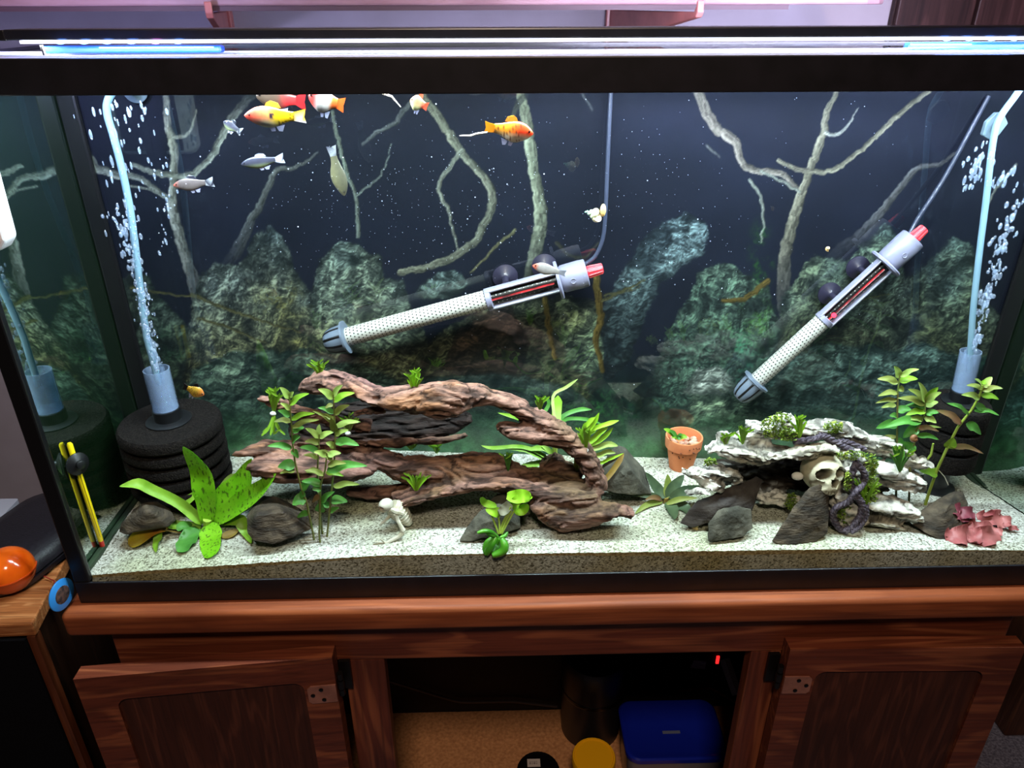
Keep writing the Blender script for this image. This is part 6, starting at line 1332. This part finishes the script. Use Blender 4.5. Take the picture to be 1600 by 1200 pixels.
# ------------------------------------------------------------------ skeleton figure crawling out of the sand
sk0 = ps(622, 842); Yk = float(sk0[1])+.012
t = thing('skeleton_figure', (sk0[0], Yk, float(sk0[2])), 'small white skeleton figure crawling out of the sand', 'figurine')
white_b = princ('bone_white', (204, 200, 184), (178, 172, 148), 90, rough=.5, spec=.3, c3=(192, 188, 170)); brown_b = princ('bone_face', (150, 122, 74), (206, 190, 150), 260, rough=.6)
hc = pw(603, 789, Yk+.002); s_ = mpp(hc)
ft = skull_mesh((0, 0, 0), 1, 0, 0); V = np.array(ft.v)
fy = math.radians(-62); Rz = np.array([[math.cos(fy), -math.sin(fy), 0], [math.sin(fy), math.cos(fy), 0], [0, 0, 1]]); tl = math.radians(4); Rx = np.array([[1, 0, 0], [0, math.cos(tl), -math.sin(tl)], [0, math.sin(tl), math.cos(tl)]])
ft.v = [tuple(q) for q in (V*np.array([1, 1, 1])*12.2*s_)@Rx.T@Rz.T+hc]
ft.c = [tuple(np.array(c_)*(1.0 if v[2] > hc[2]-.002 else 1.0)) for c_, v in zip(ft.c, ft.v)]
lw_c = lin((206, 202, 188)); fcol = []
for c_, v in zip(ft.c, V):
    k = np.clip((-v[1]-.30)*2.2, 0, 1)*np.clip((.35-v[2])*2, 0, 1); base = np.array(c_)/lin((206, 198, 170))*lw_c; fcol.append(tuple(base*(1-.55*k)+base*lin((190, 140, 70))*.55*k))
ft.c = fcol
build('skull', ft, bone, t, angle=70)
def bone_limb(name, pts, r, seg=8, mat=white_b):
    P = [pw(x, y, Yk+d) for x, y, d in pts]; Q, R = [], []
    for i in range(len(P)-1):
        for k in range(5):
            u = k/5; Q.append(P[i]*(1-u)+P[i+1]*u); R.append((r[i]*(1-u)+r[i+1]*u)*s_)
    Q.append(P[-1]); R.append(r[-1]*s_); return build(name, MB().tube(Q, R, seg), mat, t)
hump = []
for k in range(9):
    u = k/8; hump.append((pw(612+u*28, 790+u*28-math.sin(u*3.1)*1.5, Yk+.008+.004*u), (6+8.5*math.sin(math.pi*min(1, .22+.78*u)))*s_))
rib = build('rib_cage', MB().tube([q for q, _ in hump], [r for _, r in hump], 14), white_b, t)
for k in range(1, 8):
    q, r = hump[k]; axr = hump[k][0]-hump[k-1][0]; axr /= np.linalg.norm(axr); a_ = np.cross(axr, [0, -1, 0]); a_ /= np.linalg.norm(a_); b_ = np.cross(a_, axr)
    build('rib', MB().tube([q+(a_*math.cos(th)+b_*math.sin(th))*r*1.02 for th in np.linspace(0, 2*math.pi, 15)[:-1]], 1.1*s_, 6, close=True), white_b, rib)
bone_limb('shoulder', [(612, 796, -.002), (621, 800, -.008), (630, 803, -.004)], [3, 5, 3.5])
bone_limb('upper_arm', [(619, 803, -.008), (621, 812, -.010), (625, 820, -.012), (630, 829, -.013)], [4.6, 3.4, 3.2, 4.4])
bone_limb('forearm', [(630, 831, -.013), (624, 838, -.015), (614, 843, -.017), (603, 849, -.019)], [4.2, 3.6, 3.0, 2.6])
for k, (a, b) in enumerate((((590, 847), (584, 846)), ((590, 850), (583, 850)), ((592, 853), (586, 855)), ((596, 855), (592, 858)), ((598, 845), (594, 842)))):
    bone_limb('finger', [(602, 849, -.019), (a[0], a[1], -.021), (b[0], b[1], -.022)], [1.6, 1.3, .9], 6)
bone_limb('upper_arm', [(609, 806, .004), (604, 811, .0), (597, 817, -.002)], [2.8, 2.5, 2.4]); bone_limb('hand', [(598, 816, -.002), (594, 819, -.004)], [2.4, 1.8])
bone_limb('neck', [(608, 797, 0), (614, 798, 0)], [4, 4])

# ------------------------------------------------------------------ fish
fin_clear = {}
fish_m = princ('fish_skin', (235, 235, 235), (255, 255, 255), 300, attr='Col', rough=.35, spec=.45, coat=.2)
fin_m = princ('fish_fin', (235, 235, 235), (255, 255, 255), 120, attr='Col', rough=.4, spec=.3, transl=.4)
def fish(label, head, tail, Yf, hpx, colf, tailcol, sword=None, turn=0.0, fins=True, group='platies and swordtails', tail_w=.55, thick=.42, dors=None):
    A, T = pw(head[0], head[1], Yf), pw(tail[0], tail[1], Yf+turn); L = np.linalg.norm(T-A); ax = (T-A)/L
    up = np.array([0, 0, 1.0])-ax*ax[2]; up /= np.linalg.norm(up)
    # lean the back towards the viewer's plane so the full flank height shows
    sd = np.cross(ax, up); m = mpp(A); H_ = hpx/2*m/ .93
    t = thing('fish', (A+T)/2, label, 'fish', group)
    prof = [(0, .06, .02), (.03, .26, .0), (.10, .52, .02), (.2, .80, .02), (.32, .98, -.03), (.45, 1.0, -.06), (.58, .82, -.04), (.70, .58, .02), (.80, .46, .04), (.86, .44, .04)]
    Lb = .80; vs, cs, fs = [], [], []; seg = 20; rows_ = []
    for k in range(31):
        u = k/30*.86; h_ = np.interp(u, [p[0] for p in prof], [p[1] for p in prof]); off = np.interp(u, [p[0] for p in prof], [p[2] for p in prof])
        c_ = A+ax*L*u/.86*Lb+up*off*H_
        for j in range(seg):
            a = 2*math.pi*j/seg; vs.append(c_+up*math.cos(a)*h_*H_+sd*math.sin(a)*h_*H_*thick*(1-.45*u)); cs.append(tuple(np.array(colf(u/.86, math.cos(a)*h_+off, j))*.86))
    for k in range(30):
        for j in range(seg): fs.append((k*seg+j, k*seg+(j+1) % seg, (k+1)*seg+(j+1) % seg, (k+1)*seg+j))
    fs.append(tuple(range(seg))); fs.append(tuple(30*seg+j for j in range(seg)))
    b = build('body', MB().add(vs, fs, 0, [tuple(lin(c)) for c in cs]), fish_m, t)
    for s in (-1, 1):
        e = A+ax*L*.085+up*H_*.16+sd*s*H_*thick*.42
        build('eye', MB().ball(e, (H_*.11,)*3, 10, 7), princ('fish_eye', (16, 10, 14), rough=.15), b)
    def fin(name, pts, col):
        P = [A+ax*L*u+up*H_*v for u, v in pts]; n = len(P); th = .0005; vv = [p+sd*th for p in P]+[p-sd*th for p in P]
        mbf = MB().add(vv, [tuple(range(n)), tuple(range(n, 2*n))[::-1]]+[(i, (i+1) % n, n+(i+1) % n, n+i) for i in range(n)], 0, [tuple(lin(col(u, v) if callable(col) else col)) for u, v in pts]*2)
        return build(name, mbf, fin_m, t, False)
    fin('tail_fin', [(.775, .34), (.80, .42), (.90, .52*tail_w/.55), (1.0, .66*tail_w/.55), (.985, .25), (.97, 0), (.985, -.22), (1.0, -.5*tail_w/.55), (.90, -.42*tail_w/.55), (.80, -.36), (.775, -.28)], tailcol)
    if fins:
        fin('dorsal_fin', [(.34, .90), (.37, 1.25), (.44, 1.45), (.56, 1.25), (.60, .80), (.48, .84)], dors or tailcol)
        fin('anal_fin', [(.50, -.95), (.54, -1.35), (.60, -1.38), (.64, -.75)], (170, 170, 200)); fin('pelvic_fin', [(.38, -1.0), (.42, -1.4), (.48, -1.36), (.48, -1.0)], (170, 170, 200))
    if sword is not None:
        S = [A+ax*L*.93-up*H_*.42]+[pw(x, y, Yf+turn) for x, y in sword]; build('sword', MB().tube(S, [.0011]*(len(S)-1)+[.0004], 6), princ('fish_sword', (220, 200, 190), rough=.4), t)
    return t
def mix3(a, b, k): k = float(np.clip(k, 0, 1)); return tuple(np.array(a)*(1-k)+np.array(b)*k)
def c_redyellow(u, v, j):
    c = mix3((244, 82, 66), (246, 150, 90), u*2.6-.3); c = mix3(c, (250, 196, 20), (u-.48)*6); c = mix3(c, (236, 226, 190), np.clip(-v-.15, 0, 1)*2.2*(1-abs(u-.42)*2.5))
    if math.hypot((u-.56)/.045, (v-.12)/.34) < 1: c = (34, 20, 50)
    if u > .68 and math.sin(u*70+v*9)*math.cos(v*11-u*20) > .45: c = (70, 40, 16)
    return c
fish('red-headed yellow platy with a dark flank spot below the frame', (382, 181), (478, 183), .055, 30, c_redyellow, lambda u, v: (250, 196, 20) if v > -.3 else (220, 210, 230), turn=.004, tail_w=.62, dors=(250, 170, 60))
def c_dark(u, v, j): return mix3((58, 44, 36), (150, 26, 30), (u-.55)*4)
fish('dark fish with a red tail swimming just above the red-headed yellow one', (400, 150), (478, 160), .10, 30, c_dark, (150, 22, 28), tail_w=.8)
def c_rw(u, v, j):
    c = mix3((240, 52, 50), (226, 214, 214), (u-.2)*5+(-v)*.3); return mix3(c, (232, 98, 40), (u-.72)*8)
fish('red and white platy half hidden behind the frame', (482, 150), (538, 166), .06, 34, c_rw, (232, 98, 40), tail_w=.6)
def c_or(u, v, j):
    c = mix3((244, 76, 30), (246, 146, 34), (u-.35)*3); c = mix3(c, (238, 214, 190), np.clip(-v-.05, 0, 1)*2.0)
    if math.sin(u*61+v*13)*math.sin(v*17-u*23) > .62 and u > .3: c = (110, 40, 20)
    if abs(v+.05) < .09 and u < .4: c = (226, 50, 20)
    return c
fish('bright orange swordtail with a long pale sword', (833, 209), (757, 199), .055, 30, c_or, (248, 150, 30), sword=[(745, 209), (735, 212), (718, 212)], tail_w=.5, dors=(246, 150, 50))
fish('swordtail mostly hidden by the frame, only its orange sword showing', (560, 118), (600, 142), .07, 22, c_or, (236, 140, 90), sword=[(612, 151), (626, 167)], fins=False)
def c_sm(u, v, j): return mix3(mix3((190, 120, 90), (226, 220, 160), -v*1.5+.2), (214, 84, 60), (u-.75)*6)
fish('small pale-bellied fish with a red tail beside the branch top', (641, 156), (668, 168), .06, 22, c_sm, (214, 84, 60))
def c_gr(u, v, j): return mix3((62, 62, 80), (130, 140, 104), (-v-.1)*2.2)
fish('slim silvery grey fish with barred tail below the yellow platy', (377, 257), (444, 248), .09, 17, c_gr, lambda u, v: (190, 196, 220) if math.sin(v*16) > 0 else (40, 44, 66), tail_w=.8)
def c_pk(u, v, j): return mix3(mix3((190, 100, 86), (104, 94, 96), (u-.05)*6), (142, 132, 128), -v*.9)
fish('pinkish grey fish with a white-striped tail in front of the dead branch', (271, 290), (334, 285), .10, 18, c_pk, lambda u, v: (220, 224, 236) if math.sin(v*14) > 0 else (60, 60, 76), tail_w=.75)
fish('little grey fish with a striped tail by the slanting branch', (349, 190), (377, 207), .12, 15, c_gr, lambda u, v: (196, 200, 210) if math.sin(v*14) > 0 else (50, 52, 66), tail_w=.8)
def c_yo(u, v, j):
    c = mix3((238, 130, 70), (224, 176, 60), u*2.2); return (60, 40, 30) if (u > .3 and math.sin(u*55)*math.sin(v*9+2) > .6) else c
fish('tiny orange-yellow fish hovering over the ridged sponge filter', (319, 617), (286, 604), .07, 19, c_yo, (40, 34, 36))
def c_gn(u, v, j): return mix3((216, 100, 76), (158, 152, 150), (u-.10)*8)
fish('grey fish with a reddish nose resting on the sloping heater', (832, 415), (884, 428), .15, 17, c_gn, (130, 130, 140), fins=False)
def c_yg(u, v, j): return mix3((84, 82, 66), (116, 112, 84), -v+.3)
fish('yellowish grey fish nosing downward by a thin branch', (538, 306), (516, 228), .14, 22, c_yg, lambda u, v: (150, 152, 160) if math.sin(v*12) > 0 else (70, 72, 90), fins=False, tail_w=.6)

# ------------------------------------------------------------------ snails
def spiral_snail(name, label, c, R, axis, turns, coltip, colend, flap=None, flat=False):
    ax = np.asarray(axis, float); ax /= np.linalg.norm(ax); x_ = np.cross(ax, [0, 1, .2]); x_ /= np.linalg.norm(x_); y_ = np.cross(ax, x_); c = np.asarray(c, float); t = thing(name, c-np.array([0, 0, R]), label, 'snail')
    P, Rr = [], []; n = 46
    for k in range(n):
        u = k/(n-1); a = u*turns*2*math.pi; rad = R*(.06+.62*u**1.25); h_ = R*(1.5*(1-u)**1.0) if not flat else R*.3*(1-u)
        P.append(c+(x_*math.cos(a)+y_*math.sin(a))*rad*.55+ax*h_); Rr.append(rad*.72+.0003)
    mb = MB().tube(P, Rr, 12); mb.c = [tuple(lin(mix3(coltip, colend, (i//12)/(n-1)))) for i in range(len(mb.v))]
    build('shell', mb, fish_m, t)
    if flap is not None:
        build('foot', MB().ball(c+np.asarray(flap)*R, (R*.34, R*.2, R*.72), 12, 8), princ('snail_foot', (226, 190, 120), rough=.5), t)
    return t
q = pw(934, 336, .10); spiral_snail('snail', 'cream and mint cone-shelled snail on the heater cable', q, 14*mpp(q), (-.9, 0, .25), 3.2, (150, 220, 190), (236, 214, 170), flap=(.55, -.1, .55))
q = pw(1428, 684, .06); spiral_snail('snail', 'brown round snail clinging to a leaf of the bushy stem', q, 9*mpp(q), (.2, -.9, .2), 2.5, (60, 34, 22), (140, 96, 62), flat=True)
q = ps(1087, 820, .004); spiral_snail('snail', 'cream round snail shell on the sand beside the long slate', q, 10*mpp(q), (-.3, -.8, .5), 2.3, (232, 224, 190), (196, 170, 110), flat=True)
q = pw(1294, 389, .14); spiral_snail('snail', 'tiny pale snail floating before the boulders by the tilted heater', q, 5*mpp(q), (-.5, -.6, .5), 2.2, (240, 226, 190), (214, 170, 110))
